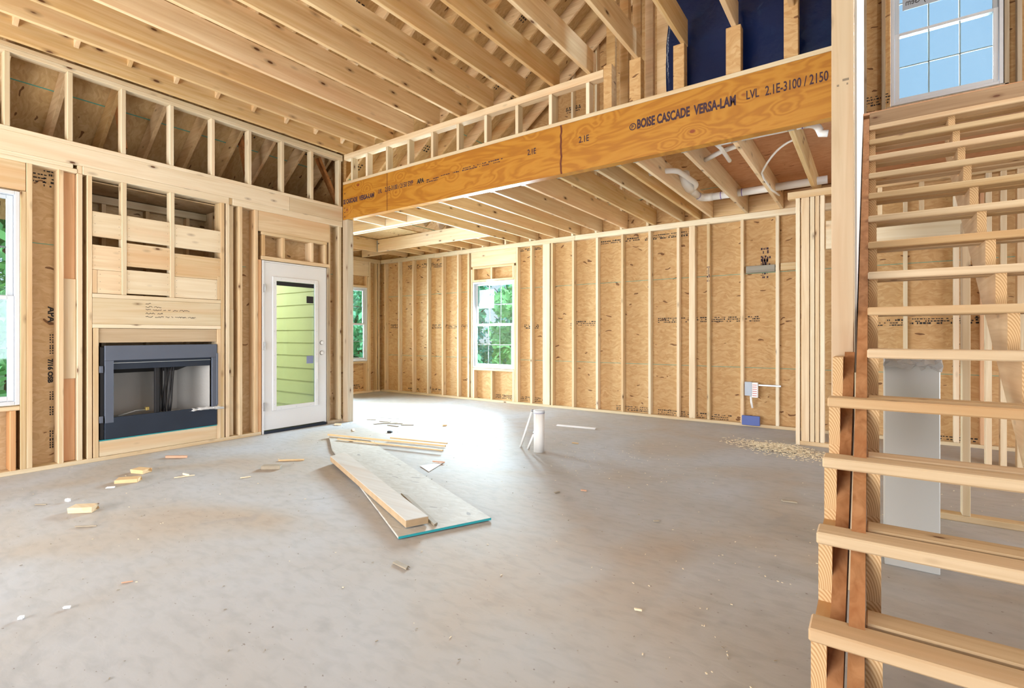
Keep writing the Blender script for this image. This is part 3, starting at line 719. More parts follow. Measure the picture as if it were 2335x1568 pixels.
# ================================================================== WINDOWS
def window(name, loc, rz, W, Hh, sticker=None, cols=3):
    """white vinyl double-hung window with 3x2 grids; local x along the wall, y outward, origin bottom centre of the inner face"""
    r_ = empty(name, loc, rz); tag(r_, kind='structure')
    h = W/2; ft = .032; fd = .085
    bm = bmesh.new()
    for b in ((-h, -h+ft, 0, Hh), (h-ft, h, 0, Hh), (-h+ft, h-ft, 0, ft), (-h+ft, h-ft, Hh-ft, Hh)):
        bx(bm, b[0], b[1], .0, fd, b[2], b[3], bev=.003)
    link('window_frame', bm, WHITE, r_)
    mid = Hh/2
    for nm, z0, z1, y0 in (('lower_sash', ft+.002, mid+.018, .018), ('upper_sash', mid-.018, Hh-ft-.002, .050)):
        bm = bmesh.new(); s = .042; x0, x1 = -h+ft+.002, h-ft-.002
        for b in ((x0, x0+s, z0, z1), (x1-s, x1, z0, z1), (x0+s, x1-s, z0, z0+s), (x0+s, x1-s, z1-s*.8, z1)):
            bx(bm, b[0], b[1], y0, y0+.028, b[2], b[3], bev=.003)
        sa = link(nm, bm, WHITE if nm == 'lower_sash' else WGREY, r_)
        gx0_, gx1_, gz0_, gz1_ = x0+s, x1-s, z0+s, z1-s*.8
        bm = bmesh.new(); bx(bm, gx0_, gx1_, y0+.012, y0+.016, gz0_, gz1_, bev=0); g_ = link('glass_pane', bm, GLASS, r_); g_.parent = sa; g_.location = Vector(g_.location)-Vector(sa.location)
        bm = bmesh.new()
        for k in range(1, cols):
            x = gx0_+(gx1_-gx0_)*k/cols; bx(bm, x-.007, x+.007, y0+.0165, y0+.021, gz0_, gz1_, bev=0)
        z = (gz0_+gz1_)/2; bx(bm, gx0_, gx1_, y0+.0165, y0+.021, z-.007, z+.007, bev=0)
        g2 = link('muntin_grid', bm, WHITE, r_); g2.parent = sa; g2.location = Vector(g2.location)-Vector(sa.location)
        if sticker and nm == 'upper_sash':
            sx0 = gx0_+sticker[0]; sz = gz0_+sticker[1]; sw, sh = sticker[2], sticker[3]
            bm = bmesh.new(); bx(bm, sx0, sx0+sw, y0+.009, y0+.0115, sz, sz+sh, bev=0); st = link('maker_sticker', bm, MATS.get('sticker_paper') or plain('sticker_paper', (.44, .50, .58), .7), r_)
            bm = bmesh.new(); rr = random.Random(2)
            for k in range(5):
                a = (sx0+sw*(.25+.16*k), y0+.0085, sz+sh*(.62+.05*(k % 2))); tube(bm, [a, (a[0]+sw*.05, a[1], a[2]+sh*.10), (a[0]+sw*.16, a[1], a[2]+sh*.12)], .006, 6)
            tube(bm, [(sx0+sw*.60, y0+.0085, sz+sh*.45), (sx0+sw*.58, y0+.0085, sz+sh*.95)], .004, 6)
            s3 = link('sticker_leaf_mark', bm, plain('leaf_print', (.05, .40, .22), .6), r_)
            t2 = text('sticker_lettering', 'Ply Gem', INK, None, (sx0+sw*.08, y0+.0088, sz+sh*.12), (math.pi/2, 0, 0), sh*.17, width=sw*.62, mirror=True); t2.parent = r_
    return r_


window('window_1', (XL-.006, .534, .600), math.pi/2, 1.16, 1.84)
window('window_2', (-8.604, 6.44, .662), math.pi/2, .92, 1.528)
window('window_3', (-5.57, YW+.004, .602), 0, .936, 1.575, sticker=(.03, .28, .34, .34))
window('window_4', (.65, YW+.004, 3.822), 0, .936, 1.595, sticker=(.03, .26, .36, .42))
bm = bmesh.new()
for b in ((5.84, 5.88, .02, 2.1), (4.56, 4.60, .02, 2.1), (4.60, 5.84, 2.06, 2.1), (5.20, 5.24, .02, 2.06)):
    bx(bm, -8.70, -8.60, b[0], b[1], b[2], b[3])
d2 = tag(link('door_2', bm, WHITE), kind='structure')
o = box('glass_pane', (-8.66, -8.655, 4.60, 5.84, .03, 2.06), GLASS, bev=0); child(o, d2)

# ================================================================== BACK WALL FRAMING
BGRP = 'studs of the long back wall'


def bstud(u, z0, z1, label, name='wall_stud', m=None, w_=.038, group=BGRP, x=None):
    a = on_y(u, YW)[0] if x is None else x
    return lumber(name, (a, a+w_, YW, YW+.089, z0, z1), 'z', label, 'stud', group, m)


lumber('bottom_plate', (-8.595, 1.6, YW, YW+.089, 0, .038), 'x', 'bottom plate along the foot of the long back wall', 'plate', m=PALE['x'])
for a, b, lb in ((-8.595, -7.02, 'top plate of the back wall, piece in the far left corner'), (-7.018, -3.9, 'top plate of the back wall above the far window'), (-3.898, .3, 'top plate of the back wall, right half up to the partition'), (.302, 1.6, 'top plate of the back wall behind the stairs')):
    lumber('top_plate', (a, b, YW-.002, YW+.089, 2.730, 2.808), 'x', lb, 'plate', 'top plates of the back wall', PALE['x'])
ZT = 2.729
for i, u in enumerate((876, 907.5, 939.5, 973.5, 1007, 1042)):
    bstud(u, .039, ZT, f'{ORD[i]} stud of the back wall counted from the far left corner', m=PALE['z'] if i in (1, 3) else None)
bstud(1066, .039, ZT, 'full-height stud just left of the far window')
bstud(0, .039, 2.42, 'trimmer stud touching the left side of the far window', x=-6.080)
bstud(0, .039, 2.42, 'trimmer stud touching the right side of the far window', x=-5.098)
bstud(0, .039, ZT, 'full-height stud doubled beside the right trimmer of the far window', x=-5.058)
lumber('window_header', (-6.08, -5.06, YW+.003, YW+.05, 2.462, ZT), 'x', 'wide header board over the far window', 'header')
lumber('header_plate', (-6.04, -5.10, YW, YW+.089, 2.423, 2.460), 'x', 'flat board under the header of the far window', 'plate')
lumber('header_plate', (-6.04, -5.10, YW, YW+.089, 2.181, 2.218), 'x', 'flat board right above the far window', 'plate')
lumber('window_sill_board', (-6.04, -5.10, YW, YW+.089, .556, .597), 'x', 'flat rough sill under the far window', 'board')
for x, t_ in ((-6.04, 'left'), (-5.62, 'middle'), (-5.14, 'right')):
    bstud(0, 2.219, 2.422, f'{t_} of the three short studs above the far window', 'cripple_stud', x=x, group='short studs above the far window')
    bstud(0, .039, .555, f'{t_} of the three short studs below the far window', 'cripple_stud', x=x, group='short studs below the far window')
bstud(1209, .039, ZT, 'first stud to the right of the far window, in front of stamped sheathing')
lumber('wall_stud', (on_y(1237.6, YW)[0], on_y(1237.6, YW)[0]+.135, YW-.001, YW+.089, .039, ZT), 'z', 'wide pale flat stud, second right of the far window', 'stud', BGRP, PALE['z'])
bstud(1256, .039, ZT, 'stud standing against the right edge of the wide pale flat stud')
for i, (u, lb) in enumerate(((1304, 'first'), (1358.5, 'second'), (1415.7, 'third'), (1478, 'fourth'), (1543, 'fifth'))):
    bstud(u, .039, ZT, f'{lb} single stud right of the wide pale flat stud on the back wall', m=PALE['z'] if i % 2 else None)
a = on_y(1571, YW)[0]
lumber('wall_stud', (a, a+.082, YW, YW+.089, .039, ZT), 'z', 'wider doubled stud of the back wall, left of the purple-marked stud', 'stud', BGRP)
s_ = bstud(1612, .039, ZT, 'stud of the back wall with purple marker scribbles near its top')
bstud(1688.5, .039, ZT, 'stud of the back wall carrying the small electrical box')
bstud(1768.6, .039, ZT, 'last stud of the back wall before the stud-pack partition', m=PALE['z'])
bstud(2060, .039, ZT, 'first back wall stud seen between the stair treads', m=PALE['z'])
bstud(2175, .039, ZT, 'second back wall stud seen between the stair treads', m=PALE['z'], w_=.045)
bstud(2236, .039, ZT, 'pinkish back wall stud seen behind the stairs', m=PINK, w_=.05)
lumber('wall_block', (on_y(1701, YW)[0], on_y(1767, YW)[0], YW+.002, YW+.04, 2.02, 2.11), 'x', 'grey weathered block between two studs near the partition', 'block', m=wood('grey_block', 'x', (.36, .33, .28), (.22, .20, .17)))
lumber('wall_block', (on_y(1780, YW)[0], on_y(1814, YW)[0], YW+.002, YW+.04, 2.03, 2.12), 'x', 'tan block between the last back wall stud and the partition', 'block')
marks('marker_scribble', s_, 'y', on_y(1612, YW)[0], 2.13, .035, 8, YW, h=.016, m=INKB, seed=3)
for u, v in ((1735, 570), (1738, 590)):
    a, z = on_y(u, YW+.09, v); marks('marker_scribble', wb, 'y', a, z, .09, 6, YW+.09, h=.03, m=INKB, seed=u)
# second-floor studs on the gable end
for i, (u, v) in enumerate(((1262, 400), (1302, 400), (1356, 400), (1413, 400), (1473, 400))):
    x = on_y(u, YW)[0]
    bstud(0, 2.81, 6.6-.0, f'{ORD[i]} upper gable stud seen above the far top plate, counted from the left', 'gable_stud', x=x, group='upper gable studs', m=PALE['z'])
for i, u in enumerate((1206, 1150, 1098, 1050)):
    x = on_y(u, YW)[0]
    bstud(0, 2.81, min(7.2, 3.6+.75*(x+6.1)), f'{ORD[i]} upper gable stud left of those above the top plate middle', 'gable_stud', x=x, group='upper gable studs, left part', m=PALE['z'])
for u, lb in ((1967, 'upper stud between the tall post and the stair window'), (2010, 'upper stud touching the left side of the stair window')):
    x = on_y(u, YW)[0]; bstud(0, 3.06, 5.6, lb, 'wall_stud', x=x, m=GREYW)
bstud(0, 3.06, 5.6, 'upper stud touching the right side of the stair window', x=1.125, m=GREYW); bstud(0, 3.06, 5.6, 'upper stud at the right edge above the stairs', x=1.22, m=GREYW)
lumber('window_sill_board', (.14, 1.16, YW, YW+.089, 3.775, 3.817), 'x', 'flat rough sill under the stair window', 'board', m=GREYW)
# electrical rough-in
eb = empty('electrical_box', (on_y(1700, YW)[0], YW, .30)); tag(eb, 'small grey electrical box with red-ended wires on a back wall stud', 'electrical box')
x0 = on_y(1695, YW)[0]
for nm, b, m_ in (('box_body', (0, .085, -.06, -.002, .11, .29), LBLUE), ('wire_panel', (.085, .155, -.055, -.002, .09, .285), PAPER), ('mounting_bar', (.155, .42, -.022, -.006, .24, .262), STEEL)):
    bm = bmesh.new(); bx(bm, *b); link(nm, bm, m_, eb)
bm = bmesh.new()
for k in range(6): bx(bm, .095, .145, -.0575, -.055, .11+k*.028, .118+k*.028, bev=0)
child(link('wire_ends', bm, RED, eb), [o for o in eb.children if o.name.startswith('wire_panel')][0])
bm = bmesh.new(); tube(bm, [(.07, -.03, .11), (.075, -.03, .03), (.09, -.03, -.05)], .013, 8); link('conduit', bm, PVC, eb, smooth=True)
a = on_y(1692, YW-.02)[0]
bm = bmesh.new(); bx(bm, a, a+.215, YW-.035, YW-.003, .02, .145, bev=.004)
bp_ = tag(link('blue_plate', bm, BLUE), 'blue plastic plate at the foot of the back wall under the electrical box', 'plate')

# ================================================================== NOOK (far left) FRAMING
NX = -8.6
for y, t_, zz in ((6.905, 'trimmer stud right of the nook window', 2.42), (6.945, 'full-height stud right of the nook window', ZT), (7.12, 'stud of the nook wall next to the far corner', ZT), (7.185, 'corner stud where nook wall meets back wall', ZT), (5.93, 'stud left of the nook window', ZT)):
    lumber('wall_stud', (NX-.089, NX, y, y+.038, .039, zz), 'z', t_, 'stud', 'studs of the nook wall')
lumber('bottom_plate', (NX-.089, NX, 5.74, 7.24, 0, .038), 'y', 'bottom plate of the nook wall in the far left corner', 'plate')
lumber('top_plate', (NX-.089, NX, 4.48, 7.24, 2.73, 2.808), 'y', 'top plate of the nook wall in the far left corner', 'plate')
lumber('window_header', (NX-.05, NX-.003, 5.93, 6.94, 2.43, ZT), 'y', 'header board over the nook window', 'header')
lumber('header_plate', (NX-.089, NX, 5.98, 6.90, 2.192, 2.23), 'y', 'flat board above the nook window', 'plate')
lumber('window_sill_board', (NX-.089, NX, 5.98, 6.90, .618, .658), 'y', 'flat rough sill under the nook window', 'board')
for y, t_ in ((6.45, 'middle'), (6.86, 'right')):
    lumber('cripple_stud', (NX-.089, NX, y, y+.038, 2.231, 2.429), 'z', f'short stud above the nook window, {t_} one', 'stud')
    lumber('cripple_stud', (NX-.089, NX, y, y+.038, .039, .617), 'z', f'short stud below the nook window, {t_} one', 'stud')
a, z = on_x(805, NX-.08, 880); marks('grade_stamp', wn, 'x', a, z, .16, 3, NX-.09, h=.018, seed=9)

# ================================================================== LVL BEAM
BZ0, BZ1 = 2.80, 3.286
lv = empty('laminated_beam', (-3.05, YB, BZ0)); tag(lv, 'orange laminated veneer beam with black printed lettering spanning the room', 'beam')
bm = bmesh.new(); bx(bm, XL+.002+3.05, -.10+3.05, 0, .089, 0, BZ1-BZ0, bev=.002); link('beam_body', bm, LVL, lv)
for u in (883, 1280):
    x = on_y(u, YB)[0]; bm = bmesh.new(); rr = random.Random(u)
    wd = .006 if u < 1000 else .012; n = 14; prev = None
    for k in range(n+1):
        z = (BZ1-BZ0)*k/n; j = rr.uniform(-.006, .006) if u > 1000 else 0
        cur = (bm.verts.new((x+3.05-wd+j, -.0012, z)), bm.verts.new((x+3.05+wd*.6+j, -.0012, z)))
        if prev: bm.faces.new((prev[0], prev[1], cur[1], cur[0]))
        prev = cur
    link('scarf_joint', bm, plain('dark_glue_line_%d' % u, (.12, .025, .008), .7), lv)
R90 = (math.pi/2, 0, 0)


def btxt(s, u0, u1, v, h, bold=0.0012, m=INKB, name='printed_lettering'):
    x0, z = on_y(u0, YB, v); x1, _ = on_y(u1, YB, v)
    t = text(name, s, m, None, (x0+3.05, -.0016, z-BZ0), R90, h, width=x1-x0, bold=bold); t.parent = lv
    return t


btxt('SE CASCADE', 783, 815, 466, .062, .003); btxt('VERSA-LAM', 819, 853, 457, .062, .003); btxt('LVL', 863, 871, 441, .055); btxt('2.1E-3100 / 2150 SYP', 878, 942, 437, .060); btxt('APA', 951, 967, 419, .055, .003, INK)
btxt('2.1E', 1203, 1222, 354, .060); btxt('2.1E', 1320, 1343, 326, .062)
btxt('BOISE CASCADE', 1453, 1573, 293, .082, .004); btxt('VERSA-LAM', 1582, 1678, 262, .082, .004)
btxt('LVL', 1702, 1731, 227, .072); btxt('2.1E-3100 / 2150', 1745, 1889, 218, .076)
x, z = on_y(1443, YB, 289)
bm = bmesh.new()
for k in range(24):
    a0, a1 = 2*math.pi*k/24, 2*math.pi*(k+1)/24; r0, r1 = .024, .032
    bm.faces.new([bm.verts.new((x+3.05+r*math.cos(a), -.0016, z-BZ0+r*math.sin(a))) for r, a in ((r0, a0), (r1, a0), (r1, a1), (r0, a1))])
bx(bm, x+3.05-.012, x+3.05-.006, -.0018, -.001, z-BZ0-.018, z-BZ0+.018, bev=0); bx(bm, x+3.05-.006, x+3.05+.012, -.0018, -.001, z-BZ0-.004, z-BZ0+.003, bev=0)
bx(bm, x+3.05-.006, x+3.05+.010, -.0018, -.001, z-BZ0+.010, z-BZ0+.016, bev=0)
link('round_logo', bm, INKB, lv)
for u0, v, w_, rows in ((973, 412, .18, 2), (1003, 402, .14, 1), (1033, 395, .08, 1), (1052, 386, .32, 2), (1100, 374, .26, 2)):
    x, z = on_y(u0, YB, v); o = marks('printed_codes', None, 'y', x, z, w_, rows, YB-.001, h=.014, m=INKB, seed=u0); child(o, lv)
bm = bmesh.new()
for z in (.04, .10, .16, .36): tube(bm, [(XL+.045+3.05, -.001, z), (XL+.045+3.05, -.002, z)], .011, 8)
link('bolt_marks', bm, plain('dark_bolt_marks', (.14, .05, .02), .7), lv)

# pony wall on the beam
lumber('sole_plate', (XL+.002, -.10, YB-.002, YB+.089, BZ1+.001, BZ1+.038), 'x', 'thin plate lying along the top of the orange beam', 'plate', m=PALE['x'])
lumber('pony_top_plate', (XL+.03, -2.06, YB-.002, YB+.089, 3.628, 3.703), 'x', 'sloping-looking top plate of the low stud wall above the orange beam', 'plate', m=PINE['x'])
tag(bpy.data.objects['pony_top_plate'], 'top plate of the low stud wall above the orange beam, carrying the joist ends')
P1, P0 = 3.627, BZ1+.039
for i, u in enumerate((800, 833.6, 879.6, 928.3, 982.3, 1040.6, 1103.8, 1174.7, 1251, 1335.7)):
    x = on_y(u, YB)[0]
    lumber('pony_stud', (x, x+.038, YB, YB+.089, P0, P1), 'z', f'{ORD[i]} short stud on the orange beam, counted from the room corner', 'stud', 'short studs on the beam', PALE['z'])
lumber('pony_stud', (-2.058, -1.975, YB-.003, YB+.089, P0, 3.73), 'z', 'strand-board faced end stud of the low wall on the beam', 'stud', m=OSB_B)
# tall studs and blue-black sheet wall to the right
for i, (u0, u1, zt) in enumerate(((1435, 1461, J0), (1535, 1560, J0), (1655, 1689, J0), (1787, 1820, 5.6))):
    x0 = on_y(u0, YB)[0]; x1 = on_y(u1, YB)[0]
    lumber('sheet_wall_stud', (x0, x1, YB-.001, YB+.089, P0, zt), 'z', f'{ORD[i]} strand-board stud in front of the dark blue sheet, counted from the left', 'stud', 'studs in front of the dark blue sheet', OSB_B)
lumber('sheet_edge_board', (-1.62, -1.50, 4.60, 4.64, P0, 5.6), 'z', 'brown upright board along the left edge of the dark blue sheet', 'board', m=RAFT)
bm = bmesh.new(); rr = random.Random(5); nx, nz_ = 36, 30; G = []
for i in range(nx+1):
    row = []
    for j in range(nz_+1):
        x = -1.52+i*1.36/nx; z = 3.30+j*2.6/nz_
        e_ = .12*max(0, 1-abs(z-4.2)/.35)*max(0, 1-i/3) 
        y = 4.57+.012*math.sin(x*9+z*3)+.02*math.sin(z*7+x*5)*(1 if z < 3.8 else .5)+rr.uniform(-.004, .004)
        row.append(bm.verts.new((x+e_*.3, y, z)))
    G.append(row)
for i in range(nx):
    for j in range(nz_): bm.faces.new((G[i][j], G[i+1][j], G[i+1][j+1], G[i][j+1]))
bmesh.ops.solidify(bm, geom=bm.faces[:], thickness=.002)
tag(link('plastic_tarp', bm, TARP, smooth=True), 'dark blue plastic sheet hung behind the studs above the orange beam', 'tarp')
# upper wall running back from the beam end
for i, (y, lb) in enumerate(((4.52, 'first'), (4.84, 'second'), (5.18, 'third'), (5.55, 'fourth'), (5.95, 'fifth'))):
    lumber('upper_wall_stud', (-2.09, -2.00, y, y+.038+(.04 if i in (1, 3) else 0), 3.05, 5.6), 'z', f'{lb} tall upper stud behind the low wall end, counted away from the beam', 'stud', 'tall upper studs beside the joist ends', RAFT)
lumber('upper_sole_plate', (-2.09, -2.0, 4.49, 6.2, 3.012, 3.049), 'y', 'plate under the tall upper studs behind the beam', 'plate')

# ================================================================== HIGH JOISTS over the room
JX = (-5.932, -5.47, -5.10, -4.72, -4.269, -3.84, -3.45, -3.02, -2.60, -2.19, -1.717, -1.303, -.893, -.48, -.07)
for i, x in enumerate(JX):
    y1 = YB+.12 if i < 10 else YB+.09
    o = lumber('ceiling_joist', (x-.038, x, -3.4, y1, J0, J0+.235), 'y', f'{ORD[i]} high joist over the room, counted from the fireplace wall', 'joist', 'high joists over the room', JOIST)
# attic studs on the band board
for i, y in enumerate((1.013, 1.430, 1.838, 2.259, 2.668, 3.080, 3.491, 3.899, 4.324)):
    lumber('attic_stud', (XL-.09, XL, y, y+.038, BT+.001, 3.617), 'z', f'{ORD[i]} short attic stud on the band board, counted from the left window', 'stud', 'short attic studs on the band board', PALE['z'])
lumber('attic_top_plate', (XL-.09, XL, -3.0, 4.388, 3.618, 3.657), 'y', 'lower of the two plates over the short attic studs', 'plate', m=PALE['y'])
lumber('attic_top_plate', (XL-.09, XL, -3.0, 4.388, 3.658, 3.699), 'y', 'upper of the two plates over the short attic studs', 'plate', m=PALE['y'])

# ================================================================== ROOF
def zr(x): return 3.70+.75*(x+6.1)     # underside of the rafters
RX0, RX1 = -7.9, -1.0
ys = [7.16-.406*k for k in range(16)]
for i, y in enumerate(ys):
    bm = bmesh.new(); n_ = Vector((-.6, 0, .8)); h = .184; RX0 = -7.9 if y < 4.40 else -6.75
    beam(bm, Vector((RX0, y, zr(RX0)))+n_*h/2, Vector((RX1, y, zr(RX1)))+n_*h/2, .038, h, up=(-.6, 0, .8))
    tag(link('roof_rafter', bm, RAFT), f'{ORD[i]} sloping roof rafter on the fireplace side, counted from the gable end', 'rafter', 'sloping roof rafters')
RX0 = -7.9
bm = bmesh.new(); th = .012; off = .184/.8+.002
for x0, x1, ya_, yb_, s in ((RX0-.1, RX1, -4.5, 4.40, 1), (-6.75, RX1, 4.40, 7.9, 1), (RX1, 6.5, -4.5, 7.9, -1)):
    f0 = zr(x0)+off if s > 0 else zr(RX1)+off-(x0-RX1)*.75; f1 = zr(x1)+off if s > 0 else zr(RX1)+off-(x1-RX1)*.75
    vv_ = [bm.verts.new(p) for p in ((x0, ya_, f0), (x1, ya_, f1), (x1, yb_, f1), (x0, yb_, f0), (x0, ya_, f0+th), (x1, ya_, f1+th), (x1, yb_, f1+th), (x0, yb_, f0+th))]
    for q in ((0, 3, 2, 1), (4, 5, 6, 7), (0, 1, 5, 4), (1, 2, 6, 5), (2, 3, 7, 6), (3, 0, 4, 7)): bm.faces.new([vv_[k] for k in q])
tag(box('ceiling_nook_deck', (-8.75, -6.70, 4.47, 7.5, 3.06, 3.08), OSB_R, bev=0), kind='structure')
rf = tag(link('roof_deck', bm, OSB_R), kind='structure')
for x in (-7.0, -6.55, -5.4, -4.2, -3.0):
    z = zr(x)+off-.0012; bm = bmesh.new(); vv_ = [bm.verts.new(p) for p in ((x-.005, -1, z-.00375), (x+.005, -1, z+.00375), (x+.005, 7.3, z+.00375), (x-.005, 7.3, z-.00375))]; bm.faces.new(vv_)
    child(link('guide_line', bm, CHALK), rf)
rr = random.Random(11)
for k in range(26):
    x = rr.uniform(-6.9, -3.0); y = ys[rr.randrange(0, 13)]-.38+rr.uniform(.03, .12); bm = bmesh.new()
    for a in range(3):
        for b in range(4):
            xa = x+a*.035; ya = y+b*.05; l = rr.uniform(.015, .04)
            bm.faces.new([bm.verts.new((px, py, zr(px)+off-.0012)) for px, py in ((xa, ya), (xa, ya+l), (xa+.02, ya+l), (xa+.02, ya))])
    child(link('grade_stamp', bm, INK), rf)
# braces in the attic
for i, (u0, v0, u1, v1, X, lb) in enumerate(((724, 360, 768, 462, -6.16, 'dark diagonal brace in the last attic opening beside the orange beam'),
                                     (262, 205, 283, 340, -6.35, 'dark upright brace in the third attic opening'),
                                     (545, 300, 565, 405, -6.32, 'dark upright brace in the attic opening left of centre door'))):
    y0, z0 = on_x(u0, X, v0); y1, z1 = on_x(u1, X, v1); bm = bmesh.new(); beam(bm, (X, y1, z1), (X, y0, z0), .09, .038, up=(0, 1, 0))
    tag(link('attic_brace', bm, BROWN), lb, 'brace', 'attic braces')
bpy.data.objects['attic_brace.002']['label'] = 'dark upright brace in the attic opening above the right end of the fireplace wall blocks'

# ================================================================== JOISTS behind the beam
NJ = 2.812
hx = (-5.901, -5.446, -5.073, -4.677, -4.288, -3.879, -3.491, -3.068, -2.623, -2.213, -1.979, -1.809, -1.364, -.952, -.537)
for i, x in enumerate(hx):
    y1 = 5.03 if i < 2 else YW+.08
    if i == 2: y1 = YW+.08
    o = lumber('floor_joist', (x, x+.038, YB+.092, y1, NJ, NJ+.232), 'y', f'{ORD[i] if i < 17 else "eighteenth"} low joist hung on the orange beam, counted from the corner post', 'joist', 'low joists behind the beam', JOIST if i % 3 else PINE['y'])
    bm = bmesh.new(); bx(bm, x-.004, x+.042, YB+.090, YB+.135, NJ-.004, NJ-.001, bev=0); bx(bm, x-.005, x-.001, YB+.090, YB+.12, NJ-.004, NJ+.13, bev=0); bx(bm, x+.039, x+.043, YB+.090, YB+.12, NJ-.004, NJ+.13, bev=0)
    child(link('joist_hanger', bm, STEEL), o)
# framed tray in the nook corner
lumber('trimmer_beam', (-6.75, -5.075, 5.035, 5.11, NJ-.004, NJ+.10), 'x', 'bright doubled header crossing the nook ceiling next to the beam', 'beam', m=PALE['x'])
lumber('trimmer_beam', (-6.80, -5.075, 5.16, 5.198, NJ, NJ+.232), 'x', 'second header crossing the nook ceiling, just behind the bright doubled one', 'beam')
lumber('trimmer_beam', (-7.80, -5.075, 6.50, 6.538, NJ, NJ+.232), 'x', 'long header board with a metal hanger in the nook ceiling', 'beam')
o = lumber('trimmer_beam', (-7.85, -7.81, 4.50, YW+.05, NJ, NJ+.232), 'y', 'long joist along the nook ceiling ending at the far corner', 'beam')
bm = bmesh.new(); bx(bm, -7.808, -7.795, 6.485, 6.499, NJ, NJ+.21, bev=0); child(link('joist_hanger', bm, STEEL), o)
for i, x in enumerate((-7.40, -7.0, -6.58, -6.17, -5.74, -5.38)):
    lumber('short_joist', (x, x+.038, 6.54, YW+.08, NJ, NJ+.232), 'y', f'{ORD[i]} short joist between nook header and back wall, counted from the far corner', 'joist', 'short joists of the nook ceiling', JOIST)
for i, y in enumerate((6.15, 6.75)):
    lumber('outrigger', (-8.6, -7.852, y, y+.038, NJ, NJ+.232), 'x', ['outrigger joist at the nook window', 'outrigger joist in the far left ceiling corner'][i], 'joist', 'nook outrigger joists', PINE['x'])
for i, x in enumerate((-8.0,)):
    pass
# back rim blocking
for i, (a, b) in enumerate(((-1.77, -1.366), (-1.325, -.954), (-.913, -.539), (-.498, -.122))):
    lumber('rim_block', (a, b, YW+.02, YW+.058, NJ, NJ+.225), 'x', f'{ORD[i]} rim block between low joists at the back wall, from the left', 'block', 'rim blocks on the back wall plate', RAFT)
# sub-floor panels above the right joists
tag(box('ceiling_subfloor', (-1.55, -.16, YB+.09, YW+.088, NJ+.234, NJ+.254), PLYR, bev=0), kind='structure')
tag(box('floor_landing', (-.16, 2.4, 5.20, YW+.088, NJ+.234, NJ+.254), PLYR, bev=0), kind='structure')
lumber('landing_edge_board', (-.014, 2.4, 5.175, 5.198, 2.80, 3.052), 'x', 'dark wide rim board of the upper landing at the head of the stairs', 'board', m=wood('rim_wood', 'x', (.42, .29, .18), (.30, .19, .11)))

# ---- plumbing between the joists
def P3(u, v, z): x, y = on_floor(u, v, z); return Vector((x, y, z))


dp = empty('drain_pipe', tuple(P3(1700, 440, 2.93))); tag(dp, 'thick white drain pipe running through the low joists with elbow and tee', 'pipe')
O = dp.location.copy()


def ptube(name, pts, r, m=PVC, parent=dp, **k):
    bm = bmesh.new(); tube(bm, [Vector(p)-O for p in pts], r, 16, **k); return link(name, bm, m, parent, smooth=True)


YP = 6.62
xa, xb = -1.62, -.40
zc = 2.93
ptube('main_pipe', [(xa, YP, zc), (xb, YP, zc)], .045)
ptube('elbow', arc((xa-.14, YP, zc), (xa, YP, zc), (xa-.145, YP-.16, zc), 6), .049)
p_end = Vector((xa-.145, YP-.16, zc)); p2 = p_end+Vector((.02, -.46, .0))
ptube('branch_pipe', [p_end, p2], .046); ptube('coupling', [p2+Vector((0, .10, 0)), p2, p2+Vector((.01, -.12, .02)), p2+Vector((.02, -.22, .09))], .060)
ptube('small_branch', arc(p2+Vector((.12, .02, 0)), p2+Vector((.0, .16, .0)), p2+Vector((.11, -.14, 0)), 5)+[p2+Vector((.09, -.50, .0))]+arc(p2+Vector((.09, -.66, 0)), p2+Vector((.085, -.56, 0)), p2+Vector((-.02, -.70, 0)), 5)+[p2+Vector((-.20, -.72, 0))], .028)
for q, nx_ in (((xa+.10, YP, zc), (1, 0, 0)), ((xa+.34, YP, zc), (1, 0, 0)), ((xa-.02, YP, zc), (1, 0, 0))):
    q = Vector(q); d = Vector(nx_); ptube('primer_ring', [q-d*.004, q+d*.004], .0475, PURPLE)
d = (p2-p_end).normalized(); ptube('primer_ring', [p2-d*.10-d*.004, p2-d*.10+d*.004], .0485, PURPLE); ptube('primer_ring', [p_end+d*.02-d*.004, p_end+d*.02+d*.004], .0485, PURPLE)
vp = empty('vent_pipe', tuple(P3(1750, 305, 2.90))); tag(vp, 'thin white pipe behind the orange beam ending in an elbow at the post', 'pipe')
O = vp.location.copy()
ya = 4.72
pts = [(on_y(1632, ya)[0], ya, 2.90), (on_y(1835, ya)[0], ya, 2.90)]
ptube('pipe_run', pts, .024, parent=vp)
x1 = pts[1][0]; ptube('elbow', arc((x1+.10, ya, 2.90), (x1, ya, 2.90), (x1+.11, ya-.02, 2.80), 6)+[Vector((x1+.16, ya-.02, 2.79))], .027, parent=vp)
ptube('primer_ring', [(pts[0][0]+.16, ya, 2.90), (pts[0][0]+.168, ya, 2.90)], .0255, PURPLE, parent=vp); ptube('primer_ring', [(x1-.02, ya, 2.90), (x1-.012, ya, 2.90)], .0255, PURPLE, parent=vp)
ptube('tee', [(pts[0][0], ya-.0, 2.90), (pts[0][0]+.02, ya+.10, 2.89), (pts[0][0]+.02, ya+.45, 2.87)], .018, parent=vp)
bm = bmesh.new(); tube(bm, [(-1.32, 5.10, 2.90), (-1.15, 5.01, 2.92), (-.955, 4.95, 2.93)], .022, 12); tag(link('white_pipe', bm, PVC, smooth=True), 'straight white pipe crossing between two low joists behind the beam', 'pipe')
bm = bmesh.new(); tube(bm, arc((-.72, 5.2, 2.95), (-.54, 5.1, 2.93), (-.90, 5.6, 2.83), 10)+[Vector((-.905, 5.75, 2.815)), Vector((-.90, 6.2, 2.80)), Vector((-.86, 6.5, 2.80))], .010, 8); tag(link('white_cable', bm, PVC, smooth=True), 'curved white cable sagging from a low joist near the post', 'cable')

